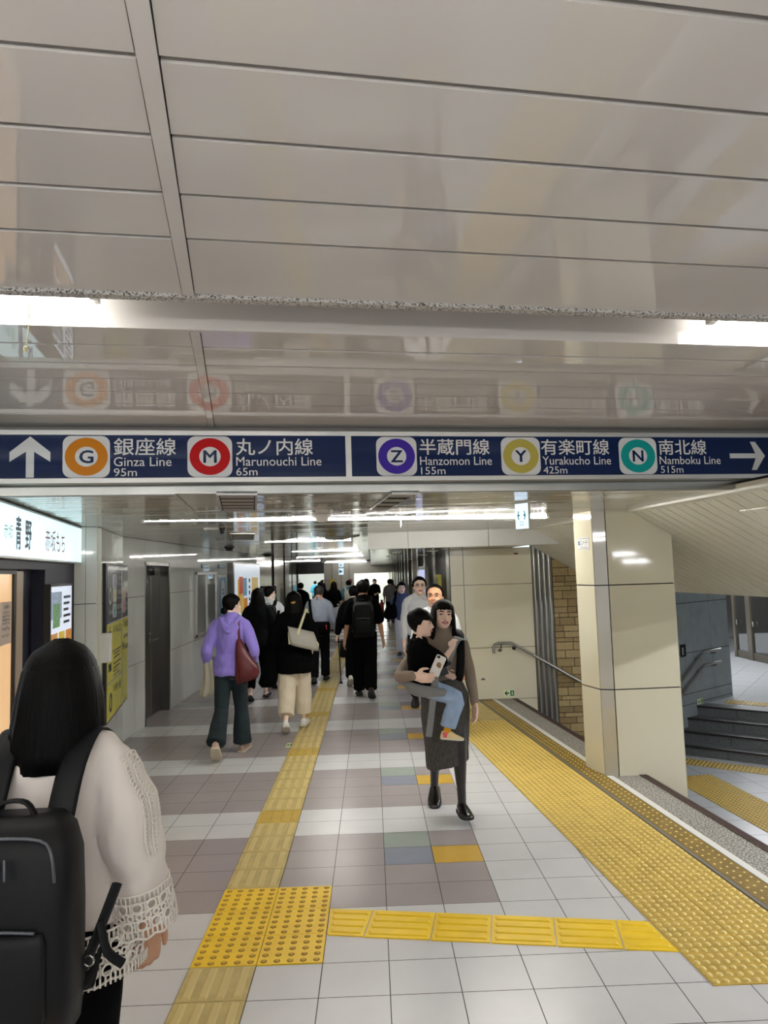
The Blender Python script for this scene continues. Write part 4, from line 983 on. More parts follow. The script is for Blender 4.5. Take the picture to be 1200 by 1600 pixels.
mb.prism([ku(2.345, -6, -.003), ku(2.372, -6, -.003), ku(2.372, 9.62, -.003), ku(2.345, 9.62, -.003)], (0, 0, .008), 2)
y = 0.2
while y < 9.5:
    y1 = min(9.62, y + .9)
    mb.prism([ku(2.376, y, -.003), ku(2.533, y, -.003), ku(2.533, y1 - .003, -.003), ku(2.376, y1 - .003, -.003)], (0, 0, .007), 0)
    y += .9
k = 0; y = 2.4
while y < 9.5:
    for a in range(3): dome(mb, ku(2.402 + .05 * a + .0, y + (.02 if a % 2 else 0), .004), UX_, UV_, .0085, .003, 1, 6)
    y += .062
tag(mb.build('tactile_warning_strip', [YEL_DARK, DOT_LT, mat('grey_strip', (118, 112, 100), .6)]), 'narrow dark ochre strip with small brass dots beside the white line', 'tactile paving', None, 'thing')
# lower level
mb = MB()
def lowstrip(o, d, n, L, Wd, z, label):
    mb = MB(); o, d, n = V(o), V(d).normalized(), V(n).normalized(); k = 0
    mb.obox(o + V((0, 0, z - .002)), d * L, n * Wd, V((0, 0, .006)), 0)
    a = .03
    while a < L:
        b = .03
        while b < Wd: dome(mb, o + d * a + n * b + V((0, 0, z + .004)), d, n, .019, .006, 1, 6); b += .055
        a += .055
    tag(mb.build('tactile_warning_strip', [YEL_DARK, mat('pale_dot', (206, 178, 84), .5)]), label, 'tactile paving', None, 'thing')
lowstrip(ku(5.035, 5.2), UV_, UX_, 4.75, .62, -1.2, 'dotted yellow strip on the lower floor alongside the stairs')
lowstrip(B0 - SD * .25 - SN * .52, SD, SN, 4.2, .32, -1.2, 'dotted yellow strip on the lower floor at the foot of the steps')
lowstrip(B0 + SD * .3 + SN * 1.3, SD, SN, 6.0, .34, -.6, 'dotted yellow strip on the gate hall floor at the top of the steps')

# ------------------------------------------------------------------ glass gate doors
gd_ = thing('gate_door', 'row of steel framed glass doors across the upper hall', 'glass door', (9.0, 16.5, -.6))
GX = 9.0
DG = mat('dark_door_glass', (40, 40, 38), .04, spec=.8, coat=.6)
posts = [18.2, 17.35, 16.72, 16.62, 15.4, 15.28, 14.1]
for k, yy in enumerate(posts):
    mb = MB(); mb.box((GX - .05, yy - .05, -.6), (GX + .05, yy + .05, 1.95)); mb.build('post', mat('bronze_frame', (104, 98, 86), .35, metal=.6), gd_)
for a, b in ((17.35, 16.72), (16.62, 15.4), (15.28, 14.1)):
    mb = MB(); mb.box((GX - .01, b + .05, -.6), (GX + .01, a - .05, 1.9)); pn = mb.build('door_leaf', DG, gd_)
    mb = MB(); mb.box((GX - .03, b + .05, -.58), (GX + .03, a - .05, -.42)); mb.build('bottom_rail', mat('bronze_frame', 0), pn)
    for z in (.2, ): 
        mb = MB(); mb.cyl((GX - .06, a - .16, z), (GX - .06, a - .16, z + .12), .015); mb.build('handle', STEEL, pn)
for k, (y0, y1, z0, z1) in enumerate(((17.9, 18.15, .9, 1.2), (16.75, 16.95, .95, 1.25), (15.6, 16.5, .95, 1.25), (14.2, 15.1, .9, 1.25))):
    mb = MB(); mb.box((GX + .9, y0 - .7, z0), (GX + .92, y1 - .3, z1)); tag(mb.build('lit_panel', mat('gate_glow', (225, 235, 250), .4, emit=.7)), 'pale lit panel seen past the glass doors, %s from the grey stone wall' % ('nearest', 'second', 'third', 'farthest')[k], 'lit panel', 'lit panels behind the glass doors')

# ------------------------------------------------------------------ far fittings
a = atY(516, 905, 36.5); b = atY(523, 935, 36.5)
mb = MB(); mb.box((a.x, 36.5, b.z), (b.x, 36.54, a.z)); tag(mb.build('yellow_banner', mat('banner_yellow', (206, 178, 40), .5)), 'narrow yellow vertical sign on the far pier', 'sign')
a = atY(546, 905, 36.5); b = atY(550, 911, 36.5)
mb = MB(); mb.box((a.x, 36.45, b.z), (b.x, 36.54, a.z)); tag(mb.build('alarm_box', mat('alarm_red', (150, 34, 34), .5)), 'small red alarm box on the far pier', 'alarm box')
a = atY(484, 890, 36.3); b = atY(500, 894, 36.3)
mb = MB(); mb.box((-5.6, 46.4, .3), (-4.75, 46.5, 1.35)); tag(mb.build('far_map_board', mat('far_map', (196, 190, 165), .5, var=.15, vscale=6)), 'beige map board on the wall past the left opening', 'map board')
a = atY(588, 928, 34); mb = MB(); mb.cyl((a.x + .25, 34, ramp(34)), (a.x + .25, 34, ramp(34) + .6), .1); mb.cyl((a.x + .25, 34, ramp(34) + .6), (a.x + .25, 34, ramp(34) + .72), .05); tag(mb.build('fire_extinguisher', mat('alarm_red', 0)), 'small red extinguisher standing by the far wall', 'extinguisher')
rP = Plane((1.2, 0, 0), (0, -1, 0))
ra = thing('advert_lightbox', 'pale violet lit advert on the far right wall of the passage', 'advert', (1.19, 15, .6))
ya, yb = 13.2, 15.0
mb = MB(); mb.box((1.0, ya, .5), (1.075, yb, 1.85)); mb.build('casing', DSTEEL, ra)
mb = MB(); mb.box((.99, ya + .08, .58), (1.0, yb - .08, 1.78)); mb.build('lit_sheet', mat('violet_glow', (190, 196, 240), .4, emit=.4), ra)
rb = thing('wall_poster', 'yellow framed poster leaning on the right wall near the cream wall corner', 'poster', (1.1, 11.2, .3))
mb = MB(); mb.box((1.03, 10.9, .55), (1.08, 11.7, 1.7)); mb.build('frame', mat('yellow_frame', (190, 182, 60), .4), rb)
mb = MB(); mb.box((1.02, 10.97, .62), (1.03, 11.63, 1.63)); mb.build('sheet', mat('poster_olive', (112, 112, 70), .4, var=.4, vscale=12), rb)
# ------------------------------------------------------------------ people
SKIN = mat('skin', (244, 210, 190), .5, var=.04, vscale=20)
SKIN2 = mat('skin_tanned', (200, 150, 118), .5, var=.04, vscale=20)
HAIR = mat('black_hair', (5, 4, 4), .55, spec=.12, bump=.35, bscale=140, stretch=(1, 1, .06))
HAIRB = mat('brown_hair', (70, 50, 36), .4, bump=.5, bscale=140, stretch=(1, 1, .06))
LIP = mat('lip', (176, 92, 88), .4); EYEW = mat('eye_white', (228, 226, 222), .3); IRIS = mat('iris', (18, 12, 10), .2); BROW = mat('brow_hair', (26, 20, 18), .7)
HEADR = [(-.03, .10, .30, .12), (.0, .17, .385, .06), (.06, .225, .425, -.02), (.14, .265, .43, -.12), (.24, .295, .435, -.24), (.36, .32, .43, -.34), (.46, .333, .405, -.39), (.52, .338, .402, -.41), (.59, .342, .432, -.425), (.70, .342, .42, -.43), (.80, .32, .365, -.42), (.89, .265, .27, -.36), (.95, .19, .17, -.27), (.985, .11, .07, -.17), (1.0, .04, -.01, -.09)]
def head_at(t):
    if t <= HEADR[0][0]: return HEADR[0][1:]
    for a, b in zip(HEADR[:-1], HEADR[1:]):
        if t <= b[0]:
            f = (t - a[0]) / (b[0] - a[0]); return tuple(a[k] + (b[k] - a[k]) * f for k in (1, 2, 3))
    return HEADR[-1][1:]
def head_pt(t, ph, k=1.0):
    """ph = 0 is the face, 90 deg the right side"""
    w, f, b = head_at(t); c = (f + b) / 2 * .0; r = f if math.cos(ph) > 0 else -b
    x = math.sin(ph); y = math.cos(ph)
    if y > 0: x = math.copysign(abs(x) ** .85, x)
    return V((w * x * k, r * y * k, t))
def D(p, a, side=1):
    """limb direction: p degrees forward of hanging, a degrees outward"""
    p, a = math.radians(p), math.radians(a); return V((side * math.sin(a), math.sin(p) * math.cos(a), -math.cos(p) * math.cos(a)))
def hand(mb, w, d, n, h, side, curl=25, thumb=True, spread=1.0):
    """palm, five unequal fingers and a thumb: wrist w, pointing d, palm normal n (the way the fingers curl), person height h"""
    d = d.normalized(); n = (n - d * n.dot(d)).normalized(); s = d.cross(n) * side    # s points to the thumb edge
    k = h * .108
    if s.length < .5: s = d.orthogonal()
    mb.tube([w - d * k * .06, w + d * k * .12, w + d * k * .34, w + d * k * .52], [(k * .17, k * .11), (k * .2, k * .12), (k * .25, k * .12), (k * .225, k * .10)], 12, side=s)
    for i, (o, L) in enumerate(((.165, .40), (.055, .45), (-.055, .42), (-.16, .33))):
        p = w + d * k * (.50 - abs(o) * .12) + s * k * o; dd = d + s * (o * .35 * spread); pts = [p]; a = 0
        for L2, b in ((.42, curl * .6), (.32, curl), (.26, curl * .8)):
            a += math.radians(b); v = dd * math.cos(a) + n * math.sin(a); pts.append(pts[-1] + v.normalized() * k * L * L2 * 1.0)
        mb.tube(pts, [k * .055, k * .052, k * .047, k * .04], 8, sub=2)
    if thumb:
        p = w + d * k * .14 + s * k * .16; a = p + (d * .6 + s * .75 + n * .25).normalized() * k * .2; b = a + (d * .95 + s * .25 + n * .3).normalized() * k * .19; c = b + (d + n * .35).normalized() * k * .13
        mb.tube([p - s * k * .08, a, b, c], [k * .085, k * .07, k * .06, k * .045], 8, sub=2)
def foot_frame(pitch, yaw=0.0):
    return Matrix.Rotation(yaw, 3, 'Z') @ Matrix.Rotation(-math.radians(pitch), 3, 'X')
def shoe(J, key, F, h, mats, parent, style='shoe'):
    ak = J[key]; k = h; q = lambda x, y, z: ak + F @ V((x * k, y * k, (z - .047) * k))
    hs = dict(shoe=1.0, sneaker=1.15, flat=.7)[style]
    prof = [(-.040, .012, .030), (-.034, .021, .044 * hs), (-.015, .025, .052 * hs), (.01, .027, .054 * hs), (.04, .030, .045 * hs), (.07, .032, .033), (.095, .029, .024), (.112, .020, .018), (.12, .008, .012)]
    if style == 'flat': prof = [(a, b * .92, min(c, .028) if a > .0 else c * .75) for a, b, c in prof]
    rings = []
    for y, w, t in prof:
        rings.append([q(w * math.cos(a) * (1 if math.sin(a) > -.2 else .92), y, .006 + (t - .006) * max(0, math.sin(a)) ** .8 if math.sin(a) >= 0 else .006) for a in [2 * PI * j / 14 for j in range(14)]])
    mb = MB(); mb.loft(rings); o = mb.build('shoe', mats[0], parent, local=True)
    mb = MB(); rings = []
    for y, w, t in prof:
        w2 = w + .002; rings.append([q(-w2, y * 1.02, 0), q(w2, y * 1.02, 0), q(w2, y * 1.02, .011 * hs), q(-w2, y * 1.02, .011 * hs)])
    mb.loft(rings, sm=False); mb.build('sole', mats[1], o, local=True)
    return o

def person(label, h, loc, yaw, pose, look, group=None, vox=.012):
    """a posed figure: skin body in one piece, clothes, hair and face as parts. Faces +Y before yaw."""
    P = dict(legL=(18, 4), legR=(-14, -38), armL=(-12, 8, 8, 4), armR=(14, 8, 30, 4), head=(0, 0), lean=2, footL=None, footR=None, stance=.0, neck=1.0, twist=0)
    P.update(pose); fem = look.get('fem', False); fat = look.get('fat', 1.0)
    root = thing('person', label, 'person', loc, math.radians(yaw), group)
    J = {}
    sw = (.090 if fem else .104) * h * look.get('shoulders', 1.0); hw = .048 * h
    lean = math.tan(math.radians(P['lean']))
    legs = {}
    low = 1e9
    for s, kx in ((-1, 'L'), (1, 'R')):
        t1, t2 = P['leg' + kx][:2]; ab = P['leg' + kx][2] if len(P['leg' + kx]) > 2 else 1.0 + P['stance']; hip = V((s * hw, 0, 0)); knee = hip + D(t1, ab, s) * .245 * h; ank = knee + D(t2, P['leg' + kx][3] if len(P['leg' + kx]) > 3 else .0, s) * .235 * h
        fp = P['foot' + kx]
        if fp is None: fp = max(-12, min(70, -(t2) * .9)) if t2 < -6 else min(0, -t2 * .5)
        F = foot_frame(fp, -s * .12)
        lows = [(ank + F @ V((0, y * h, -.047 * h))).z for y in (-.04, .075, .115)]
        legs[kx] = (hip, knee, ank, F); low = min(low, *lows)
    pz = -low + .001
    for kx, (a, b, c, F) in legs.items():
        J['hip' + kx], J['knee' + kx], J['ank' + kx] = a + V((0, 0, pz)), b + V((0, 0, pz)), c + V((0, 0, pz)); J['F' + kx] = F
    base = pz - .515 * h          # lift of the upper body over its upright height
    def up(f): return V((0, (f - .52) * h * lean, f * h + base + P.get('dz', 0)))
    for s, kx in ((-1, 'L'), (1, 'R')):
        sh = up(.800) + V((s * sw, 0, 0))
        if P['twist']: sh.y += s * sw * math.sin(math.radians(P['twist']))
        if P['arm' + kx] and isinstance(P['arm' + kx][0], (tuple, list, Vector)):
            el, wr = V(P['arm' + kx][0]), V(P['arm' + kx][1])
        else:
            p1, a1, p2, a2 = P['arm' + kx]; al = look.get('arm', 1.0) * h; el = sh + D(p1, a1, s) * .178 * al; wr = el + D(p2, a2, s) * .148 * al
        J['sh' + kx], J['el' + kx], J['wr' + kx] = sh, el, wr
    hh = look.get('headk', .133) * h
    HM = Matrix.Translation(up(.856) + V((0, .012 * h, 0))) @ Matrix.Rotation(math.radians(P['head'][0]), 4, 'Z') @ Matrix.Rotation(math.radians(P['head'][1]), 4, 'X') @ Matrix.Rotation(math.radians(P['head'][2] if len(P['head']) > 2 else 0), 4, 'Y')
    hx = lambda v: HM @ (V(v) * hh)
    J['HM'], J['hh'], J['up'], J['h'] = HM, hh, up, h
    # torso sections: height, half width, half depth, depth offset
    if fem: TR = [(.465, .088, .062, .0), (.51, .100, .070, -.004), (.555, .095, .064, .0), (.62, .073, .052, .004), (.68, .078, .056, .006), (.735, .086, .066, .010), (.785, .086, .056, .004), (.812, .072, .046, .0), (.838, .045, .038, -.002)]
    else: TR = [(.465, .088, .062, .0), (.51, .094, .068, .0), (.56, .090, .064, .002), (.62, .084, .060, .004), (.68, .090, .064, .004), (.74, .100, .068, .004), (.785, .100, .060, .0), (.814, .082, .048, -.002), (.842, .048, .042, -.002)]
    TR = [(a, b * fat, c * (fat if a < .74 else 1), d) for a, b, c, d in TR]
    def torso(mb, lo, hi, ease, flare=0.0, n=20, top_ease=None):
        fs = [lo] + [r[0] for r in TR if lo < r[0] < hi] + [hi]; rings = []
        for f in fs:
            k = max(0, min(len(TR) - 2, next((i for i in range(len(TR) - 1) if f <= TR[i + 1][0]), len(TR) - 2)))
            t = (f - TR[k][0]) / (TR[k + 1][0] - TR[k][0]); t = max(0.0 if f >= TR[0][0] else 0.0, min(1, t))
            w, d, o = [TR[k][j] + (TR[k + 1][j] - TR[k][j]) * t for j in (1, 2, 3)]
            e = ease + flare * max(0, (.7 - f) / .2); c = up(f) + V((0, o * h, 0))
            tw = math.radians(P['twist']) * max(0, (f - .55) / .25)
            rings.append([c + V((((w * h + e) * math.cos(a)) * math.cos(tw) - (d * h + e) * math.sin(a) * math.sin(tw), (w * h + e) * math.cos(a) * math.sin(tw) + (d * h + e) * math.sin(a) * math.cos(tw), 0)) for a in [2 * PI * j / n for j in range(n)]])
        mb.loft(rings)
    # ---- body
    mb = MB(); torso(mb, .465, .842, -.006)
    mb.tube([up(.80), up(.845), up(.895) + V((0, .004 * h, 0))], [.036 * h, (.033 if fem else .037) * h, (.031 if fem else .036) * h], 14)
    for kx in 'LR':
        s = -1 if kx == 'L' else 1
        mb.tube([J['hip' + kx] + V((0, 0, .02 * h)), (J['hip' + kx] * .6 + J['knee' + kx] * .4), J['knee' + kx]], [.052 * h, .046 * h, .033 * h], 14, sub=3)
        kk, aa = J['knee' + kx], J['ank' + kx]; bk = (J['F' + kx] @ V((0, -1, 0))) * .004 * h
        lg = h * (.86 if fem else 1.0); mb.tube([kk, kk * .68 + aa * .32 + bk, kk * .3 + aa * .7, aa], [.033 * lg, .034 * lg, .024 * lg, .021 * lg], 14, sub=3)
        q = lambda y, z: J['ank' + kx] + J['F' + kx] @ V((0, y * h, (z - .047) * h))
        mb.tube([q(-.022, .026), q(.02, .027), q(.065, .016), q(.098, .013)], [.017 * h, .018 * h, (.021 * h, .010 * h), (.015 * h, .007 * h)], 12, side=(1, 0, 0))
        a, b, c = J['sh' + kx], J['el' + kx], J['wr' + kx]
        ak = .9 if fem else 1.0
        mb.tube([up(.82) + V((s * sw * .35, 0, 0)), a, (a + b) / 2, b], [.027 * h * ak, .029 * h * ak, .027 * h * ak, .023 * h * ak], 12, sub=3)
        mb.tube([up(.868), up(.838) + V((s * sw * .45, -.004 * h, 0)), a + V((0, 0, .008 * h))], [.024 * h, .024 * h, .02 * h], 10, sub=2)
        mb.tube([b, b * .7 + c * .3, c], [.0235 * h * ak, .0235 * h * ak, .0155 * h * ak], 12, sub=3)
        hp = P.get('hand' + kx, {}); d = hp.get('d', c - b); n = hp.get('n', V((-s, .25, 0)))
        hand(mb, c, V(d), V(n), h, hp.get('side', 1 if kx == 'R' else -1), hp.get('curl', 22))
        J['hd' + kx] = c + V(d).normalized() * .075 * h
    nn = 28; rings = []
    for k in range(len(HEADR)):
        rings.append([hx(head_pt(HEADR[k][0], 2 * PI * j / nn)) for j in range(nn)][::-1])
    mb.loft(rings)
    mb.tube([hx((0, .41, .53)), hx((0, .455, .44)), hx((0, .50, .36)), hx((0, .44, .33))], [.035 * hh, .045 * hh, .062 * hh, .05 * hh], 10, sub=2)
    for s in (-1, 1): mb.ell(hx((s * .06, .44, .355)), (.04 * hh,) * 3, n=8, m=6); mb.ell(hx((s * .345, .0, .46)), (.03 * hh, .085 * hh, .13 * hh), (HM.to_3x3() @ Matrix.Rotation(s * .35, 3, 'Z')), 10, 8); mb.ell(hx((s * .2, .3, .36)), (.09 * hh, .08 * hh, .09 * hh), None, 8, 6)
    mb.ell(hx((0, .425, .235)), (.12 * hh, .05 * hh, .03 * hh), HM.to_3x3(), 10, 6); mb.ell(hx((0, .42, .185)), (.10 * hh, .05 * hh, .03 * hh), HM.to_3x3(), 10, 6); mb.ell(hx((0, .37, .06)), (.10 * hh, .07 * hh, .06 * hh), None, 8, 6)
    body = bake(mb, vox, 2); body.materials.append(look.get('skin', SKIN)); link('body', body, root, True)
    # ---- face
    if look.get('face', False):
        R3 = HM.to_3x3()
        for s in (-1, 1):
            m = MB(); m.ell(hx((s * .148, .378, .492)), (.060 * hh, .034 * hh, .0205 * hh), R3, 12, 8); e = m.build('eye', EYEW, root, local=True)
            gz = look.get('gaze', (0, 0)); m = MB(); m.ell(hx((s * .148 + gz[0], .405, .494 + gz[1])), (.034 * hh, .018 * hh, .024 * hh), R3, 10, 6); m.build('iris', IRIS, e, local=True)
            m = MB(); m.tube([hx((s * .075, .41, .503)), hx((s * .148, .418, .521)), hx((s * .222, .385, .505))], [.009 * hh] * 3, 6, sub=3); m.build('eyelid', BROW, root, local=True)
            m = MB(); m.tube([hx((s * .07, .435, .59)), hx((s * .15, .43, .612)), hx((s * .235, .375, .588))], [(.02 * hh, .01 * hh), (.024 * hh, .01 * hh), (.01 * hh, .006 * hh)], 6, side=HM.to_3x3() @ V((0, 0, 1)), sub=3); m.build('eyebrow', look.get('browm', BROW), root, local=True)
        m = MB()
        if look.get('mouth') == 'open':
            m.tube([hx((-.11, .435, .213)), hx((0, .482, .245)), hx((.11, .435, .213))], [.02 * hh] * 3, 8, sub=3); m.tube([hx((-.11, .435, .21)), hx((0, .478, .165)), hx((.11, .435, .21))], [.024 * hh] * 3, 8, sub=3)
            m.build('lips', LIP, root, local=True); m = MB(); m.ell(hx((0, .452, .205)), (.075 * hh, .03 * hh, .024 * hh), R3, 10, 6); m.build('teeth', EYEW, root, local=True)
        else:
            m.tube([hx((-.12, .425, .212)), hx((0, .482, .232)), hx((.12, .425, .212))], [.014 * hh, .02 * hh, .012 * hh], 8, sub=3); m.tube([hx((-.11, .428, .205)), hx((0, .476, .19)), hx((.11, .428, .205))], [.014 * hh, .024 * hh, .012 * hh], 8, sub=3)
            m.build('lips', look.get('lipm', LIP), root, local=True)
        if look.get('glasses'):
            m = MB()
            for s in (-1, 1): m.tube([hx((s * .15 + .105 * math.cos(a), .452, .485 + .07 * math.sin(a))) for a in [2 * PI * j / 16 for j in range(17)]], [.008 * hh] * 17, 6, round_caps=False); m.tube([hx((s * .25, .45, .5)), hx((s * .35, .3, .5)), hx((s * .35, .02, .5))], [.008 * hh] * 3, 6)
            m.tube([hx((-.05, .46, .5)), hx((.05, .46, .5))], [.008 * hh] * 2, 6); m.build('glasses', DSTEEL, root, local=True)
    # ---- clothes
    def folds(amp, seed, f=11.0):
        return lambda co: amp * (noise.noise(V((co.x * f + seed, co.y * f, co.z * f * .8))) + .6 * noise.noise(V((co.x * f * 2.3, co.y * f * 2.3 + seed, co.z * f * 1.2))))
    top = look.get('top')
    if top:
        mb = MB(); ez = top.get('ease', .014); lo = top.get('hem', .50)
        if lo < .465:
            c = up(lo); w = (TR[0][1] * h + ez + top.get('flare', 0) * 1.3); d = (TR[0][2] * h + ez + top.get('flare', 0) * 1.3)
            mb.loft([[up(f) + V((w * k_ * math.cos(a), d * k_ * math.sin(a), 0)) for a in [2 * PI * j / 20 for j in range(20)]] for f, k_ in ((lo, 1.03), (.48, 1.0), (.52, .98))])
        torso(mb, max(lo, .465), .838, ez, top.get('flare', 0.0))
        sl = top.get('sleeve', 1.0); sr = top.get('sleeve_r', 1.25)
        for kx in 'LR':
            s = -1 if kx == 'L' else 1; a, b, c = J['sh' + kx], J['el' + kx], J['wr' + kx]
            pts = [up(.822) + V((s * sw * .32, 0, 0)), a + V((s * -.004 * h, 0, -.004 * h))]; rr = [.033 * h, .0315 * h * min(sr, 1.2)]; mb.tube([up(.858), up(.836) + V((s * sw * .45, -.004 * h, 0)), a + V((0, 0, .010 * h))], [.027 * h, .028 * h, .024 * h], 12, sub=2)
            if sl <= .5: e = a + (b - a) * (sl * 2); pts += [(a + e) / 2, e]; rr += [.033 * h * sr, .033 * h * sr * (1.0 + top.get('cuff', .08))]
            else:
                e = b + (c - b) * ((sl - .5) * 2 * .97); pts += [(a + b) / 2, b, (b + e) / 2, e]; rr += [.031 * h * sr, .028 * h * sr, .0255 * h * sr, .021 * h * sr * (1.0 + top.get('cuff', .0))]
            mb.tube(pts, rr, 14, sub=3)
        nk = top.get('neck', .03)
        if not top.get('collar'): mb.tube([up(.825), up(.835 + nk * .5)], [.052 * h, .044 * h], 16)
        if top.get('neckup'): mb.tube([up(.83), up(.875)], [.042 * h, .037 * h], 16)
        me = bake(mb, max(.008, vox), 5, folds(top.get('fold', .007), len(label) * .37)); me.materials.append(top['m']); tp = link(top.get('name', 'shirt'), me, root, True); J['top'] = tp
        if top.get('collar'):
            m = MB(); 
            for s in (-1, 1):
                m.poly([up(.846) + V((s * .006, .056 * h, 0)), up(.874) + V((s * .043 * h, .010 * h, 0)), up(.842) + V((s * .062 * h, .022 * h, 0)), up(.814) + V((s * .034 * h, .078 * h, 0))])
                m.poly([up(.874) + V((s * .043 * h, .010 * h, 0)), up(.878) + V((0, -.044 * h, 0)), up(.846) + V((0, -.056 * h, 0)), up(.842) + V((s * .062 * h, .022 * h, 0))])
            o = m.build('collar', top['m'], tp, local=True); so = o.modifiers.new('s', 'SOLIDIFY'); so.thickness = .006
    bot = look.get('trousers')
    if bot:
        mb = MB(); torso(mb, .465, .585, .002)
        w0, w1, w2 = bot.get('w', (.058, .042, .036)); ln = bot.get('len', 1.0)
        for kx in 'LR':
            a, b, c = J['hip' + kx], J['knee' + kx], J['ank' + kx]; e = b + (c - b) * ln
            mb.tube([a + V((0, 0, .03 * h)), a * .75 + b * .25, b, b * .5 + e * .5, e], [w0 * h * 1.02, w0 * h, w1 * h, (w1 + w2) / 2 * h, w2 * h], 16, sub=3, round_caps=False)
        mb.ell((J['hipL'] + J['hipR']) / 2 + V((0, 0, -.005 * h)), (.07 * h, .055 * h, .06 * h), None, 14, 8)
        me = bake(mb, max(.009, vox), 4, folds(bot.get('fold', .005), len(label) * .71, 9)); me.materials.append(bot['m']); J['bottom'] = link('trousers', me, root, True)
    sk = look.get('skirt')
    if sk:
        mb = MB(); rings = []; n = 28; z1 = sk['hem']
        mid = (J['kneeL'] + J['kneeR']) / 2
        for f, w, d in ((.615, .074, .056), (.58, .092, .066), (.53, .112, .078), (.45, .116, .080), (.36, .108, .092), (z1, .098, .096)):
            c = up(f) if f > .5 else V((0, 0, f * h + base)); t = max(0, (.5 - f) / .25); c.y += mid.y * .4 * t
            rings.append([c + V(((w * h + .008) * math.cos(a), (d * h + .008) * math.sin(a) * 1.0, (sk.get('tilt', 0) * math.cos(a)) * t)) for a in [2 * PI * j / n for j in range(n)]])
        mb.loft(rings[::-1]); me = bake(mb, .010, 3, folds(.004, 3.3, 8)); me.materials.append(sk['m']); J['bottom'] = link('skirt', me, root, True)
    if look.get('tights'):
        mb = MB()
        for kx in 'LR':
            kk, aa = J['knee' + kx], J['ank' + kx]; bk = (J['F' + kx] @ V((0, -1, 0))) * .004 * h
            mb.tube([J['hip' + kx] * .85 + kk * .15, J['hip' + kx] * .3 + kk * .7, kk, kk * .68 + aa * .32 + bk, kk * .3 + aa * .7, aa + V((0, 0, .0)), aa + (aa - kk).normalized() * .02 * h], [.053 * h, .041 * h, .0335 * h, .0305 * h, .022 * h, .0195 * h, .020 * h], 14, sub=3)
            me = None
        mb.build('tights', look['tights'], root, local=True)
        mb = MB()
        for kx in 'LR':
            q = lambda y, z: J['ank' + kx] + J['F' + kx] @ V((0, y * h, (z - .047) * h))
            mb.tube([J['ank' + kx], q(-.022, .026), q(.02, .029), q(.06, .018)], [.021 * h, .019 * h, .0195 * h, (.022 * h, .011 * h)], 12, side=(1, 0, 0))
        mb.build('tights', look['tights'], root, local=True)
    sh = look.get('shoes')
    if sh:
        for kx in 'LR': shoe(J, 'ank' + kx, J['F' + kx], h, sh['m'], root, sh.get('style', 'shoe'))
    if look.get('socks'):
        for kx in 'LR':
            aa, kk = J['ank' + kx], J['knee' + kx]; m = MB(); m.tube([aa + (aa - kk).normalized() * .015 * h, aa, aa * .8 + kk * .2], [.023 * h, .0235 * h, .025 * h], 12); m.build('sock', look['socks'], root, local=True)
    # ---- hair
    hr = look.get('hair')
    if hr:
        hm = hr.get('m', HAIR); k_ = hr.get('k', 1.1)
        fl, sl_, bl = hr.get('lim', (.74, .42, .10)); rec = hr.get('recede', 0)
        nA, nB = 40, 12; outer, inner = [], []; rnd = random.Random(len(label))
        for j in range(nA):
            ph = 2 * PI * j / nA; c = math.cos(ph)
            if c > 0: lim = sl_ + (fl - sl_) * (max(0, (c - .22) / .78) ** .32 if c > .22 else 0)
            else: lim = sl_ + (bl - sl_) * (-c) ** .8
            if hr.get('bangs') and c > .3: lim = fl + .025 * math.sin(ph * 23)
            lim += rnd.uniform(-.012, .012) * hr.get('rough', 1)
            co, ci = [], []
            for i in range(nB + 1):
                f = (i / nB) ** .8; t = 1.0 - (1.0 - lim) * f
                th = hr.get('th', .07) * (.5 + .5 * min(1, (nB - i) / 3.0)) if not hr.get('long') else hr.get('th', .07)
                p = head_pt(t, ph); q = V((p.x, p.y + .02, 0)); r = q.length; dirv = q.normalized() if r > 1e-4 else V((0, 0, 0))
                up_ = max(0, (t - .78) / .22); g = 1 - up_ * .55
                bump = 1 + .05 * noise.noise(V((math.sin(ph) * 5, math.cos(ph) * 5, t * 3 + len(label))))
                co.append(p + (dirv * th * g + V((0, 0, th * up_ * .95))) * bump); ci.append(p * .93 + V((0, 0, .03)))
            outer.append(co); inner.append(ci)
        m = MB(); nv = nB + 1
        for j in range(nA): m.v += [hx(p) for p in outer[j]] + [hx(p) for p in inner[j]]
        for j in range(nA):
            a, b = j * 2 * nv, ((j + 1) % nA) * 2 * nv
            for i in range(nB):
                m.face([a + i, a + i + 1, b + i + 1, b + i], 0, True); m.face([a + nv + i, b + nv + i, b + nv + i + 1, a + nv + i + 1], 0, True)
            m.face([a + nB, a + nv + nB, b + nv + nB, b + nB], 0, True)
        if hr.get('long'):
            L = hr['long']; ph0 = math.radians(hr.get('open', 62)); nA2 = 44; lev = L   # (t, half width, back depth, front depth)
            base_ = len(m.v); cols = nA2 + 1; rows_ = []
            for t, w, bk, fr_ in lev:
                ro, ri = [], []
                for j in range(cols):
                    ph = ph0 + (2 * PI - 2 * ph0) * j / nA2; s_, c_ = math.sin(ph), math.cos(ph)
                    rag = (hr.get('rag', .05) * noise.noise(V((j * .9, 0, len(label)))) if (t, w, bk, fr_) == lev[-1] else 0)
                    lump = 1 + .05 * noise.noise(V((j * .55, t * .6, 3.1)))
                    o_ = V((w * s_ * lump, (bk if c_ < 0 else fr_) * c_ * lump, t + rag)); ro.append(o_); ri.append(V((o_.x * .80, o_.y * .80, o_.z)))
                rows_.append((ro, ri))
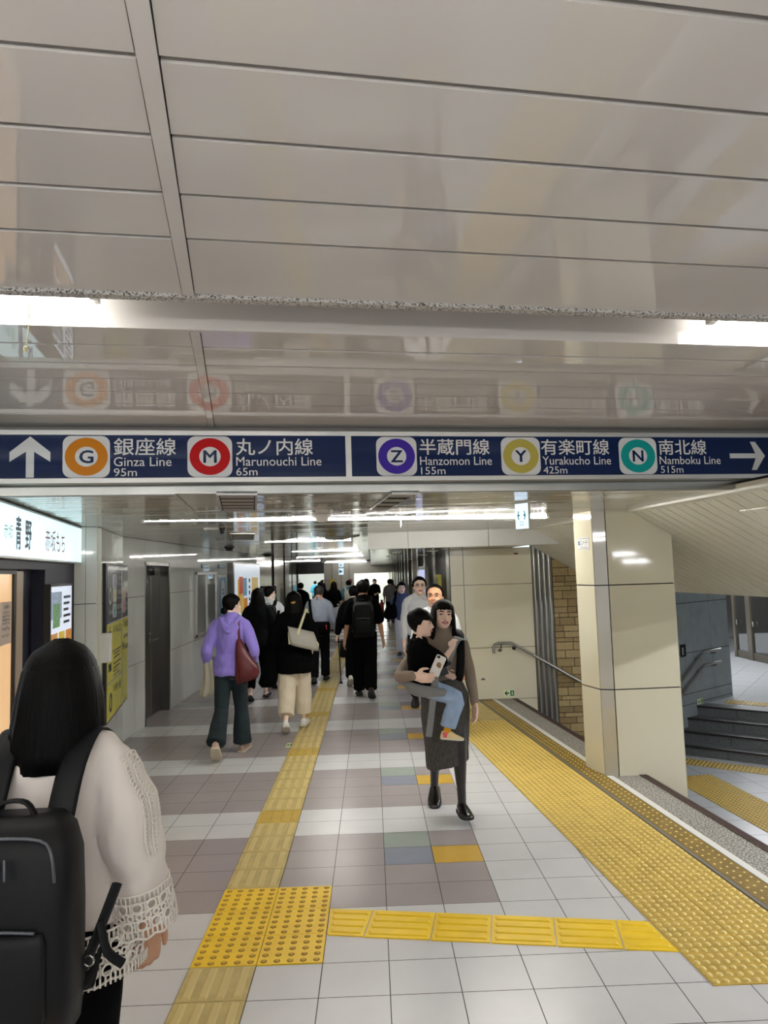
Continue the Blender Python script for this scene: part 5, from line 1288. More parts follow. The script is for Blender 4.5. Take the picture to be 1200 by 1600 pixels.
            # soften: shift the lower hair onto the back
            for (ro, ri), (t, w, bk, fr_) in zip(rows_, lev):
                off = V((0, hr.get('drift', -.05) * max(0, .3 - t), 0)); R3i = HM.to_3x3().inverted()
                for p in ro + ri:
                    f = max(0, min(1, (.25 - t) / .6)); wv = hx(p + off)
                    # hang straight down below the chin whatever the tilt of the head
                    hang = HM.translation + V((p.x, p.y + off.y, t)) * hh
                    a_ = math.radians(P['head'][0]) * (1 - f * hr.get('unturn', .8)); hang = HM.translation + Matrix.Rotation(a_, 3, 'Z') @ (V((p.x, p.y + off.y, t)) * hh)
                    m.v.append(wv * (1 - f) + hang * f)
            for r_ in range(len(lev) - 1):
                a, b = base_ + r_ * 2 * cols, base_ + (r_ + 1) * 2 * cols
                for j in range(cols - 1):
                    m.face([a + j, b + j, b + j + 1, a + j + 1], 0, True); m.face([a + cols + j, a + cols + j + 1, b + cols + j + 1, b + cols + j], 0, True)
                for j, fl_ in ((0, 0), (cols - 1, 1)): m.face([a + j, a + cols + j, b + cols + j, b + j], 0, True)
            b = base_ + (len(lev) - 1) * 2 * cols
            for j in range(cols - 1): m.face([b + j, b + cols + j, b + cols + j + 1, b + j + 1], 0, True)
        if hr.get('bun'):
            bx = hr['bun']; m.ell(hx(bx[:3]), (bx[3] * hh, bx[3] * .8 * hh, bx[3] * hh), HM.to_3x3(), 16, 10)
            for q in range(5): a = 2 * PI * q / 5; m.ell(hx((bx[0] + bx[3] * .5 * math.cos(a), bx[1] - bx[3] * .3, bx[2] + bx[3] * .5 * math.sin(a))), (bx[3] * .5 * hh,) * 3, None, 10, 7)
        J['hair'] = m.build('hair', hm, root, local=True)
    J['root'] = root; J['W'] = rootM(root)
    return J

def strap(mb, pts, wd, th, side=(1, 0, 0), mi=0, sub=4):
    """a flat band along pts"""
    mb.tube(pts, [(wd / 2, th / 2)] * len(pts), 8, side=side, mi=mi, sub=sub)
def pouch(rings, n=24, sq=2.6):
    """rings: (centre, half width vector, half depth vector) -> superellipse sections"""
    out = []
    for c, a, b in rings:
        c, a, b = V(c), V(a), V(b); r = []
        for j in range(n):
            t = 2 * PI * j / n; x = math.copysign(abs(math.cos(t)) ** (2 / sq), math.cos(t)); y = math.copysign(abs(math.sin(t)) ** (2 / sq), math.sin(t)); r.append(c + a * x + b * y)
        out.append(r)
    return out
def Wp(J, p): return J['W'] @ V(p)
# ------------------------------------------------------------------ garments' materials
BLK = mat('black_cloth', (6, 6, 7), .95, spec=.08, bump=.15, bscale=200)
BLK2 = mat('charcoal_cloth', (16, 18, 21), .95, spec=.1, bump=.15, bscale=200)
PURP = mat('lilac_sweatshirt', (142, 126, 214), .9, sheen=.2, bump=.12, bscale=220)
JEAN = mat('dark_teal_jeans', (20, 36, 42), .85, var=.4, vscale=7, bump=.15, bscale=260)
CREAMT = mat('cream_trousers', (218, 206, 182), .85, var=.04, bump=.1, bscale=160)
WSHIRT = mat('white_shirt', (208, 211, 216), .8, var=.02, bump=.08, bscale=120)
GSHIRT = mat('grey_blue_shirt', (148, 156, 172), .85, var=.05, bump=.08, bscale=120)
BSHIRT = mat('dusty_blue_top', (62, 76, 108), .85, var=.06, bump=.1, bscale=140)
TAUPE = mat('taupe_knit', (140, 126, 112), .9, var=.05, bump=.25, bscale=240, stretch=(1, 1, .1))
TWEED = mat('dark_tweed', (72, 70, 68), .9, var=.5, vscale=120, bump=.3, bscale=160, stretch=(1, 1, .25))
LIGHTJ = mat('light_denim', (150, 174, 206), .85, var=.14, vscale=16, bump=.15, bscale=220)
BLOUSE = mat('off_white_blouse', (232, 222, 214), .75, var=.02, bump=.06, bscale=90, sheen=.1)
LACE = mat('lace_thread', (236, 228, 218), .85)
LEATH = mat('burgundy_leather', (92, 26, 32), .35, var=.2, vscale=9, bump=.15, bscale=60)
BAGB = mat('black_nylon', (9, 10, 12), .6, spec=.15, bump=.1, bscale=260)
GTOTE = mat('grey_canvas', (168, 166, 156), .85, var=.05, bump=.15, bscale=200)
CRTRIM = mat('cream_webbing', (222, 216, 178), .8)
SHB = [mat('black_leather', (14, 13, 13), .16, spec=.7, coat=.5), mat('black_sole', (12, 12, 12), .6)]
SHBM = [mat('black_shoe_matte', (20, 20, 21), .5), mat('black_sole', 0)]
SHW = [mat('white_sneaker', (222, 220, 214), .6), mat('sneaker_sole', (206, 200, 186), .7)]
SHT = [mat('tan_shoe', (176, 150, 134), .6), mat('tan_sole', (196, 184, 160), .8)]
LONGH = [(.88, .29, .37, .30), (.70, .435, .53, .38), (.34, .48, .54, .36), (.05, .53, .53, .33), (-.3, .58, .49, .28), (-.65, .56, .42, .24), (-.95, .60, .40, .22)]
def backpack(label, J, c, w, hgt, dep, m=BAGB, logo=False, group=None, strapw=.06, pock=True):
    """rucksack on a back: c = centre of its wearer-side face (local), worn facing -Y local"""
    W = J['W']; c = V(c); t = thing('backpack', label, 'backpack', W @ (c - V((0, dep / 2, hgt / 2))), math.radians(0), group)
    X_ = (W.to_3x3() @ V((1, 0, 0))); Y_ = (W.to_3x3() @ V((0, -1, 0))); Z_ = V((0, 0, 1)); o = W @ c
    def R_(z, kw, kd): return (o + Z_ * z + Y_ * dep * .5 * kd, X_ * w / 2 * kw, Y_ * dep / 2 * kd)
    mb = MB(); mb.loft(pouch([R_(-hgt / 2, .82, .7), R_(-hgt * .48, .93, .88), R_(-hgt * .3, 1, 1), R_(hgt * .1, 1, 1), R_(hgt * .34, .97, .92), R_(hgt * .45, .86, .75), R_(hgt / 2, .66, .5)], 28, 4.0)); mb.build('bag_body', m, t)
    if pock:
        mb = MB()
        def Q(z, kw, kd): return (o + Z_ * z + Y_ * dep * (.98), X_ * w / 2 * kw, Y_ * dep * .12 * kd)
        mb.loft(pouch([Q(-hgt * .40, .66, .5), Q(-hgt * .36, .74, 1), Q(-hgt * .02, .74, 1), Q(hgt * .03, .70, .5)], 24, 4.0)); mb.build('front_pocket', m, t)
        mb = MB(); mb.tube([o + Z_ * (hgt * .04) + Y_ * dep * 1.04 - X_ * w * .3, o + Z_ * (hgt * .055) + Y_ * dep * 1.06, o + Z_ * (hgt * .04) + Y_ * dep * 1.04 + X_ * w * .3], [.004] * 3, 6, sub=2); mb.build('zip', mat('zip_grey', (96, 98, 104), .35, metal=.6), t)
        mb = MB(); arc = [(-.42, .26), (-.40, .38), (-.3, .435), (0, .45), (.3, .435), (.40, .38), (.42, .26)]
        mb.tube([o + X_ * w * a + Z_ * hgt * b + Y_ * dep * (.98 if abs(a) > .35 else .86) for a, b in arc], [.004] * 7, 6, sub=3); mb.build('zip', mat('zip_grey', 0), t)
    mb = MB(); strap(mb, [o + Z_ * hgt * .47 - X_ * w * .16 + Y_ * dep * .3, o + Z_ * hgt * .56 - X_ * w * .08 + Y_ * dep * .3, o + Z_ * hgt * .56 + X_ * w * .08 + Y_ * dep * .3, o + Z_ * hgt * .47 + X_ * w * .16 + Y_ * dep * .3], .022, .01, side=Y_); mb.build('grab_handle', m, t)
    h = J['h']
    for kx, s in (('L', -1), ('R', 1)):
        if strapw is None: break
        sh = J['sh' + kx]; x = sh.x * .66
        pts = [c + V((s * w * .26, -.01, hgt * .42)), V((x * .9, sh.y - .068 * h, sh.z + .010 * h)), V((x, sh.y - .012 * h, sh.z + .052 * h)), V((x * 1.06, sh.y + .05 * h, sh.z + .015 * h)), V((x * 1.15, sh.y + .075 * h, sh.z - .06 * h)), V((x * 1.28, sh.y + .05 * h, sh.z - .16 * h)), V((x * 1.3, sh.y - .02 * h, sh.z - .23 * h)), c + V((s * w * .44, -dep * .2, -hgt * .36))]
        mb = MB(); strap(mb, [W @ p for p in pts], strapw, .016, side=X_); mb.build('strap', m, t)
    return t, o, X_, Y_

# ------------------------------------------------------------------ woman in front with the lace blouse
J = person('woman seen from behind close by, white lace-trimmed blouse and straight black hair', 1.59, (-.865, 1.93, 0), 0,
    dict(legL=(10, 4), legR=(-6, -14), armL=(4, 14, 14, 6), armR=(-4, 15, 6, 5), head=(10, -2), handR=dict(curl=42, n=(-.7, .7, 0))),
    dict(fem=True, arm=.86, shoulders=1.06, skin=SKIN2, top=dict(m=BLOUSE, name='blouse', ease=.03, hem=.552, flare=.03, sleeve=.75, sleeve_r=1.7, cuff=.42, fold=.012),
         trousers=dict(m=BLK, w=(.068, .055, .05), len=.97), shoes=dict(m=SHBM),
         hair=dict(k=1.1, lim=(.62, .3, .0), th=.1, long=[(.90, .29, .37, .3), (.70, .455, .55, .40), (.34, .53, .60, .38), (.05, .56, .60, .36), (-.25, .58, .58, .32), (-.48, .57, .56, .28)], open=58, drift=-.14, rag=.2)), vox=.006)
fgJ = J
from mathutils.bvhtree import BVHTree
_me = J['top'].data; BV = BVHTree.FromPolygons([v.co.copy() for v in _me.vertices], [tuple(p.vertices) for p in _me.polygons])
def ringlet(mb, c, a, b, r, tr, n=10):
    mb.tube([c + a * (r * math.cos(2 * PI * k / n)) + b * (r * math.sin(2 * PI * k / n)) for k in range(n + 1)], [tr] * (n + 1), 5, round_caps=False)
mb = MB(); hz0 = .535 * 1.645
uo = J['up'](.552)
for row, (dz, r, step) in enumerate(((-.012, .0, .013), (-.034, .0135, .036), (-.058, .008, .022), (-.082, .0135, .036), (-.104, .0, .013))):
    rx, ry = .222 + .006 * row, .172 + .004 * row; per = 2 * PI * math.sqrt((rx * rx + ry * ry) / 2); n = int(per / step)
    for k in range(n):
        a = 2 * PI * k / n; p = uo + V((rx * math.cos(a), ry * math.sin(a), dz)); tg = V((-rx * math.sin(a), ry * math.cos(a), 0)).normalized()
        if r: ringlet(mb, p, tg, V((0, 0, 1)), r, .0032)
        else: mb.tube([p + V((0, 0, -.012)), p + V((0, 0, .012))], [.0028] * 2, 5, round_caps=False)
        if row in (1, 3): q = p + tg * step * .5; mb.tube([q + V((0, 0, -.014)), q + V((0, 0, .014))], [.003] * 2, 5, round_caps=False)
for dz in (0, -.022, -.047, -.07, -.094, -.116):
    k = 1 + dz * -.25; mb.tube([uo + V((.222 * k * math.cos(a), .172 * k * math.sin(a), dz + .004 * (math.sin(a * 18) if dz == -.116 else 0))) for a in [2 * PI * j / 72 for j in range(73)]], [.0032] * 73, 5, round_caps=False)
mb.build('lace_hem', LACE, J['top'], local=True)
for kx in 'LR':
    b, c = J['el' + kx], J['wr' + kx]; d = (c - b).normalized(); a_ = d.cross(V((0, 1, 0))).normalized(); b_ = d.cross(a_); e = b + (c - b) * .44
    mb = MB()
    for row, (o, r, step) in enumerate(((.008, .0, .012), (.028, .0125, .034), (.05, .0075, .021), (.072, .0125, .034), (.092, .0, .012))):
        R = .079 + .002 * row; n = int(2 * PI * R / step)
        for k in range(n):
            a = 2 * PI * k / n; rad = a_ * math.cos(a) + b_ * math.sin(a); p = e + d * o + rad * R; tg = -a_ * math.sin(a) + b_ * math.cos(a)
            if r: ringlet(mb, p, tg, d, r, .003)
            else: mb.tube([p - d * .011, p + d * .011], [.0026] * 2, 5, round_caps=False)
            if row in (1, 3): q = p + tg * step * .5; mb.tube([q - d * .012, q + d * .012], [.0028] * 2, 5, round_caps=False)
    for o in (-.003, .018, .04, .061, .083, .104): mb.tube([e + d * (o + (.004 * math.sin(a * 12) if o > .1 else 0)) + (a_ * math.cos(a) + b_ * math.sin(a)) * (.079 + o * .08) for a in [2 * PI * j / 48 for j in range(49)]], [.003] * 49, 5, round_caps=False)
    mb.build('lace_cuff', LACE, J['top'], local=True)
    sg = -1 if kx == 'L' else 1; a0 = J['sh' + kx]; mb = MB()
    for k in range(24):
        f = .02 + k / 24; p = a0 * (1 - f) + b * f; rr = .052 + .016 * f
        nrm = V((sg * .90, -.34, .25 - .25 * f)).normalized()
        t_ = (b - a0).normalized(); s_ = t_.cross(nrm).normalized(); hit = BV.ray_cast(p + nrm * .4, -nrm)[0]; q = (hit if hit is not None else p + nrm * rr) + nrm * .002
        for w_ in (-.022, .0, .022): ringlet(mb, q + s_ * w_ - nrm * abs(w_) * .15, t_, s_, .0095 if w_ else .007, .0028, 8)
    mb.build('lace_sleeve_trim', LACE, J['top'], local=True)
BAGN = mat('navy_black_nylon', (7, 8, 12), .5, spec=.3, bump=.1, bscale=260)
t, o, X_, Y_ = backpack('black rucksack on the back of the woman in the lace blouse', J, (.0, -.155, 1.01), .335, .47, .155, BAGN, strapw=.07)
mb = MB(); mb.tube([o + X_ * .02 + V((0, 0, .17)) + Y_ * .16, o - X_ * .005 + V((0, 0, .135)) + Y_ * .168], [.004] * 2, 6); mb.tube([o + X_ * .035 + V((0, 0, .172)) + Y_ * .16, o + X_ * .04 + V((0, 0, .135)) + Y_ * .168], [.004] * 2, 6); mb.build('zip_pull', mat('zip_grey', 0), t)
mb = MB(); q = o + X_ * .165 + V((0, 0, -.12)) + Y_ * .05; strap(mb, [q, q + X_ * .03 + V((0, 0, .08)) - Y_ * .02, q + X_ * .06 + V((0, 0, .17)) - Y_ * .05], .028, .006, side=Y_ * -1 + X_); strap(mb, [q + X_ * .035 + V((0, 0, .10)) - Y_ * .01, q + X_ * .055 + V((0, 0, .04)) - Y_ * .0, q + X_ * .085 + V((0, 0, .0)) - Y_ * .02], .022, .005, side=Y_ * -1 + X_); mb.build('adjuster_strap', BAGN, t)
mb = MB(); ringlet(mb, q + X_ * .012 + V((0, 0, .02)), X_, V((0, 0, 1)), .012, .003); mb.build('buckle', STEEL, t)

# ------------------------------------------------------------------ woman in the lilac sweatshirt
J = person('woman in a lilac hooded sweatshirt and dark flared jeans, hair in a low bun', 1.60, (-1.455, 7.2, 0), 0,
    dict(legL=(-12, -44), legR=(12, 6), armL=(-14, 17, 34, 2), armR=(-12, 19, 40, -6), head=(-38, -4), lean=1, handL=dict(curl=50), handR=dict(curl=50)),
    dict(fem=True, face=True, shoulders=1.04, top=dict(m=PURP, name='sweatshirt', ease=.026, hem=.485, sleeve=.80, sleeve_r=1.25, fold=.009),
         trousers=dict(m=JEAN, w=(.055, .044, .060), len=.97), shoes=dict(m=SHT, style='sneaker'), hair=dict(lim=(.78, .50, .10), th=.055, bun=(.05, -.47, .22, .17))), vox=.008)
mb = MB(); u = J['up'](.83); h = 1.6
mb.tube([u + V((-.075, .05, .012)), u + V((-.1, -.02, .02)), u + V((-.075, -.075, -.01)), u + V((-.03, -.105, -.09)), u + V((.0, -.112, -.115)), u + V((.03, -.105, -.09)), u + V((.075, -.075, -.01)), u + V((.1, -.02, .02)), u + V((.075, .05, .012))], [.016, .02, .024, .026, .028, .026, .024, .02, .016], 12, sub=3)
mb.tube([u + V((-.06, -.05, .012)), u + V((-.035, -.095, -.05)), u + V((0, -.108, -.075)), u + V((.035, -.095, -.05)), u + V((.06, -.05, .012))], [.018, .026, .03, .026, .018], 12, sub=3)
mb.tube([u + V((-.05, -.04, .012)), u + V((0, -.085, -.02)), u + V((.05, -.04, .012))], [.02, .03, .02], 12, sub=3)
me = bake(mb, .008, 3); me.materials.append(PURP); link('hood', me, J['top'], True)
W = J['W']; shR = J['shR']
bag = thing('shoulder_bag', 'slouchy burgundy leather bag hanging from the shoulder of the woman in lilac', 'bag', W @ V((shR.x + .06, -.10, .72)))
bc = lambda x, y, z: W @ V((shR.x + x, y, z))
Xw, Yw = V((1, 0, 0)), V((0, 1, 0))
mb = MB(); mb.loft(pouch([(bc(.035, -.10, .735), V((.10, 0, .03)), V((0, .045, 0))), (bc(.035, -.11, .79), V((.125, 0, .03)), V((0, .062, 0))), (bc(.03, -.11, .89), V((.115, 0, .0)), V((0, .06, 0))), (bc(.0, -.10, .99), V((.085, 0, -.03)), V((0, .05, 0))), (bc(-.03, -.09, 1.08), V((.05, 0, -.03)), V((0, .035, 0))), (bc(-.05, -.075, 1.15), V((.022, 0, 0)), V((0, .018, 0)))], 22, 2.3)); mb.build('bag_body', LEATH, bag)
mb = MB(); strap(mb, [bc(-.05, -.075, 1.12), bc(-.055, -.08, 1.22), bc(-.06, -.055, 1.325), bc(-.06, .0, 1.365), bc(-.055, .06, 1.32), bc(-.04, .05, 1.2), bc(.0, -.02, 1.03)], .035, .008, side=Xw); mb.build('strap', LEATH, bag)
jk = MB(); eL = J['elL'] * .35 + J['wrL'] * .65; rings = []
for z, wx, wy, ox in ((.05, .04, .05, .02), (.02, .055, .075, .02), (-.06, .06, .08, .03), (-.17, .075, .085, .035), (-.27, .095, .09, .03), (-.31, .10, .085, .03)):
    rings.append([W @ (eL + V((ox + wx * math.cos(a) * (1 + .22 * math.cos(a * 6)), wy * math.sin(a) * (1 + .22 * math.cos(a * 6)), z + .02 * math.cos(a)))) for a in [2 * PI * k / 48 for k in range(48)]])
jk.loft(rings[::-1]); tag(jk.build('draped_jacket', mat('beige_jacket', (176, 172, 156), .85, bump=.1)), 'beige jacket draped over the left forearm of the woman in lilac', 'jacket')

# ------------------------------------------------------------------ woman with very long hair, all in black
J = person('woman in black with very long loose hair and flat shoes', 1.55, (-1.66, 10.15, 0), 0,
    dict(legL=(-8, -26), legR=(13, 6), armL=(-4, 12, 14, 4), armR=(4, 13, 22, 2), head=(0, 0)),
    dict(fem=True, shoulders=1.08, top=dict(m=BLK2, name='jacket', ease=.028, hem=.47, flare=.02, sleeve=1.0, sleeve_r=1.35), trousers=dict(m=BLK, w=(.06, .047, .04), len=.8), shoes=dict(m=SHB, style='flat'),
         hair=dict(lim=(.62, .3, 0), th=.1, long=LONGH[:5] + [(-.7, .66, .44, .3), (-1.15, .74, .44, .3), (-1.6, .78, .42, .28)], open=60, drift=-.04, rag=.2)))
# man in the white T-shirt
J = person('man in a white T-shirt and face mask beyond the long-haired woman in black', 1.57, (-1.66, 11.3, 0), 0,
    dict(legL=(12, 4), legR=(-12, -34), armL=(-8, 8, 6, 4), armR=(-6, 10, 6, 6), head=(-55, 0)),
    dict(top=dict(m=WSHIRT, ease=.022, hem=.47, sleeve=.42, sleeve_r=1.35), trousers=dict(m=BLK2, w=(.062, .05, .045)), shoes=dict(m=SHBM), face=True, hair=dict(lim=(.76, .48, .14), th=.085)))
HM, hh = J['HM'], J['hh']; mb = MB()
mb.loft([[HM @ (head_pt(t, a, 1.06) * hh) for a in [-1.25 + 2.5 * k / 12 for k in range(13)]] for t in (.0, .12, .25, .40)], cap=False, closed=False); o = mb.build('face_mask', WHITEP, J['root'], local=True); o.modifiers.new('s', 'SOLIDIFY').thickness = .004
backpack('small black rucksack of the man in the white T-shirt', J, (0, -.11, 1.12), .27, .36, .12)

# ------------------------------------------------------------------ woman with cream trousers, tote and black sack
J = person('woman in a loose black top and cropped cream trousers, hair clipped at the back', 1.55, (-.925, 8.2, 0), 0,
    dict(legL=(-12, -30), legR=(12, 6), armL=(-6, 17, 2, 8), armR=(2, 14, 40, -10), head=(0, -3)),
    dict(fem=True, shoulders=1.08, top=dict(m=BLK, name='top', ease=.035, hem=.40, flare=.03, sleeve=.62, sleeve_r=1.9), trousers=dict(m=CREAMT, w=(.072, .066, .060), len=.80, fold=.008), shoes=dict(m=SHW, style='sneaker'),
         hair=dict(lim=(.66, .35, 0), th=.09, long=LONGH[:4] + [(-.35, .50, .47, .26), (-.8, .52, .44, .24), (-1.1, .45, .42, .24)], open=60, drift=-.05, rag=.2)), vox=.009)
HM, hh = J['HM'], J['hh']; mb = MB(); mb.ell(HM @ (V((.02, -.55, .42)) * hh), (.025, .008, .012)); mb.ell(HM @ (V((.1, -.54, .45)) * hh), (.014, .008, .01)); mb.build('hair_clip', mat('gold_clip', (196, 150, 70), .3, metal=.8), J['hair'], local=True)
W = J['W']; shR = J['shR']
q = lambda x, y, z: W @ V((x, y, z))
tote = thing('tote_bag', 'grey canvas tote with cream straps on the shoulder of the woman in cream trousers', 'bag', q(.12, -.2, .98))
# the bag leans back and outwards
ax = V((.155, .05, -.045)); mb = MB()
mb.loft(pouch([(q(.145, -.185, .945), ax * .95, V((0, .05, 0))), (q(.14, -.19, .99), ax * 1.02, V((0, .062, 0))), (q(.12, -.185, 1.08), ax * .98, V((0, .055, 0))), (q(.10, -.17, 1.155), ax * .92, V((0, .035, 0)))], 28, 3.2)); mb.build('bag_body', GTOTE, tote)
mb = MB(); strap(mb, [q(.05, -.25, .98), q(.07, -.245, 1.1), q(.10, -.2, 1.2), q(.145, -.09, 1.345), q(.15, -.01, 1.375), q(.16, .05, 1.30)], .03, .008, side=Xw); strap(mb, [q(-.02, -.245, 1.0), q(-.025, -.235, 1.13), q(.0, -.22, 1.16)], .028, .006, side=Xw); mb.build('strap', CRTRIM, tote)
mb = MB(); strap(mb, [q(.265, -.155, 1.02), q(.292, -.14, .98), q(.285, -.15, .92)], .03, .012, side=Yw); mb.build('end_trim', CRTRIM, tote)
sack = thing('cloth_sack', 'large soft black sack hanging at the left hip of the woman in cream trousers', 'bag', q(-.30, -.05, .5))
mb = MB(); mb.loft(pouch([(q(-.31, -.04, .505), V((.07, 0, 0)), V((0, .06, 0))), (q(-.305, -.05, .55), V((.105, 0, 0)), V((0, .085, 0))), (q(-.28, -.05, .70), V((.095, 0, .02)), V((0, .08, 0))), (q(-.25, -.03, .86), V((.06, 0, .02)), V((0, .055, 0))), (q(-.235, -.02, .98), V((.03, 0, 0)), V((0, .03, 0)))], 22, 2.3)); mb.build('bag_body', BLK, sack)
mb = MB(); strap(mb, [q(-.235, -.02, .96), q(-.215, -.03, 1.12), q(-.185, -.02, 1.30), q(-.17, .0, 1.365), q(-.19, .06, 1.26)], .03, .01, side=Xw); mb.build('strap', BLK, sack)

# ------------------------------------------------------------------ man with the cane
J = person('older man in a grey-blue shirt walking with a cane', 1.54, (-.885, 11.5, 0), 0,
    dict(legL=(-8, -22), legR=(14, 4), armL=(-6, 14, 16, 4), armR=(2, 15, 18, 12), head=(-8, -4), lean=3, handR=dict(curl=60)),
    dict(fat=1.1, skin=SKIN2, top=dict(m=GSHIRT, ease=.018, hem=.50, sleeve=1.0, sleeve_r=1.2, collar=True), trousers=dict(m=BLK2, w=(.062, .050, .046)), shoes=dict(m=SHBM), hair=dict(lim=(.80, .5, .16), th=.06, m=mat('greying_hair', (44, 42, 40), .5, bump=.4, bscale=140))))
W = J['W']; hw_ = W @ J['hdR']
cane = thing('walking_cane', 'thin black walking cane with a rubber foot in the hand of the older man', 'cane', (hw_.x + .08, hw_.y + .02, 0))
mb = MB(); tipc = V((-.545, 11.42, .02)); mb.tube([tipc, hw_ + V((0, .0, .02))], [.010, .011], 10); mb.build('shaft', BLACK, cane)
mb = MB(); mb.tube([hw_ + V((0, -.045, .03)), hw_ + V((0, .0, .035)), hw_ + V((0, .06, .025))], [.014] * 3, 10, sub=2); mb.build('handle', BLACK, cane)
mb = MB(); mb.tube([tipc - V((0, 0, .019)), tipc + V((0, 0, .03))], [.03, .014], 12, round_caps=False); mb.build('rubber_foot', BLACK, cane)
bg = thing('crossbody_bag', 'black crossbody bag on the lower back of the older man with the cane', 'bag', W @ V((0, -.16, .85)))
mb = MB(); q = lambda x, y, z: W @ V((x, y, z)); mb.loft(pouch([(q(.02, -.15, .80), V((.15, 0, 0)), V((0, .045, 0))), (q(.02, -.155, .84), V((.175, 0, 0)), V((0, .06, 0))), (q(.02, -.15, .96), V((.175, 0, 0)), V((0, .055, 0))), (q(.02, -.14, 1.0), V((.16, 0, 0)), V((0, .03, 0)))], 24, 4)); mb.build('bag_body', BLK, bg)
mb = MB(); sh = J['shL']; strap(mb, [q(-.10, -.15, .97), q(-.115, -.14, 1.12), q(-.135, -.09, 1.27), q(-.14, -.0, 1.355), q(-.12, .08, 1.29), q(0, .13, 1.1), q(.13, .08, .95), q(.17, -.03, .93), q(.14, -.12, .96)], .045, .008, side=(1, .3, 0)); mb.build('strap', BLK, bg)
mb = MB(); mb.ell(q(.13, -.215, .93), (.012, .008, .022)); mb.ell(q(.135, -.215, .89), (.01, .006, .012)); mb.build('red_charm', mat('red_charm', (200, 40, 50), .4), bg)

# ------------------------------------------------------------------ man in black with the rucksack
J = person('man in a black T-shirt and black trousers carrying a big black rucksack', 1.625, (-.14, 10.15, 0), 0,
    dict(legL=(6, 2), legR=(-10, -32), armL=(-2, 12, 4, 10), armR=(-4, 12, 6, 9), head=(-12, -2)),
    dict(skin=SKIN2, shoulders=1.02, top=dict(m=BLK, ease=.026, hem=.46, sleeve=.42, sleeve_r=1.45), trousers=dict(m=BLK, w=(.068, .058, .052)), shoes=dict(m=SHBM), hair=dict(lim=(.74, .42, .10), th=.12, rough=2)))
backpack('big black rucksack on the man in the black T-shirt', J, (.0, -.12, 1.11), .31, .49, .17)
J = person('person in black with one white sneaker, hidden behind the man with the big rucksack', 1.54, (-.30, 11.35, 0), 0,
    dict(legL=(-12, -36), legR=(12, 4), armL=(-4, 16, 4, 12), armR=(4, 8, 10, 4), head=(0, 0)),
    dict(top=dict(m=BLK, ease=.04, hem=.45, sleeve=.9, sleeve_r=1.6), trousers=dict(m=BLK, w=(.066, .055, .05)), shoes=dict(m=SHW, style='sneaker'), hair=dict(lim=(.74, .42, .10), th=.09)))
W = J['W']; wl = W @ J['hdL']
hb = thing('hand_bag', 'black boxy handbag held low beside the yellow guide strip', 'bag', (wl.x, wl.y, .5))
c = V((-.475, 11.3, 0)); mb = MB(); mb.loft(pouch([(c + V((0, 0, .44)), V((.06, 0, 0)), V((0, .13, 0))), (c + V((0, 0, .46)), V((.07, 0, 0)), V((0, .15, 0))), (c + V((0, 0, .68)), V((.065, 0, 0)), V((0, .14, 0))), (c + V((0, 0, .70)), V((.05, 0, 0)), V((0, .12, 0)))], 22, 5)); mb.build('bag_body', BAGB, hb)
mb = MB(); strap(mb, [c + V((0, -.1, .69)), V((wl.x, wl.y - .03, wl.z)), V((wl.x, wl.y + .03, wl.z)), c + V((0, .1, .69))], .02, .01, side=Xw); mb.build('strap', BAGB, hb)

# ------------------------------------------------------------------ mother, child, carrier, phone
ML = V((.52, 5.32, 0))
def ml(x, y, z): return V((-(x - ML.x), -(y - ML.y), z))       # place -> her own frame (she faces the viewer)
MJ = person('young woman in a taupe knit and grey skirt carrying a child on her hip', 1.53, ML, 180,
    dict(legL=(15, 6), legR=(-10, -26), armL=((ml(.715, 5.36, 1.02)), ml(.735, 5.26, .80)), armR=(ml(.178, 5.07, 1.04), ml(.268, 4.868, 1.066)), head=(8, 2, -4), lean=-2,
         handR=dict(d=(-.96, .10, -.16), n=(0, -.95, .2), curl=20, side=1), handL=dict(d=(.0, .1, -1), n=(.9, .3, 0), curl=18, side=-1), stance=.5),
    dict(fem=True, face=True, mouth='open', gaze=(.012, .004), shoulders=1.0, top=dict(m=TAUPE, name='knit_top', ease=.008, hem=.50, sleeve=1.0, sleeve_r=1.03, neckup=True, fold=.004),
         skirt=dict(m=TWEED, hem=.205, tilt=-.03), tights=mat('black_tights', (22, 20, 20), .5, sheen=.3), shoes=dict(m=SHB),
         hair=dict(lim=(.68, .42, .05), bangs=True, th=.075, long=[(.88, .29, .37, .32), (.68, .425, .50, .40), (.34, .48, .51, .44), (.05, .51, .50, .43), (-.3, .53, .47, .40), (-.62, .52, .44, .36), (-.78, .48, .42, .32)], open=47, drift=-.02, rag=.1)), vox=.0055)
mb = MB(); kL = MJ['kneeL']
mid = (MJ['kneeL'] + MJ['kneeR']) / 2
mb.tube([V((.075, .085 + .0, .80)), V((.085, .10 + mid.y * .1, .6)), V((.085, .112 + mid.y * .2, .45)), V((.09, .118 + mid.y * .35, .345))], [(.013, .004)] * 4, 8, side=(1, 0, 0), sub=3); mb.build('side_band', BLK, MJ['bottom'], local=True)
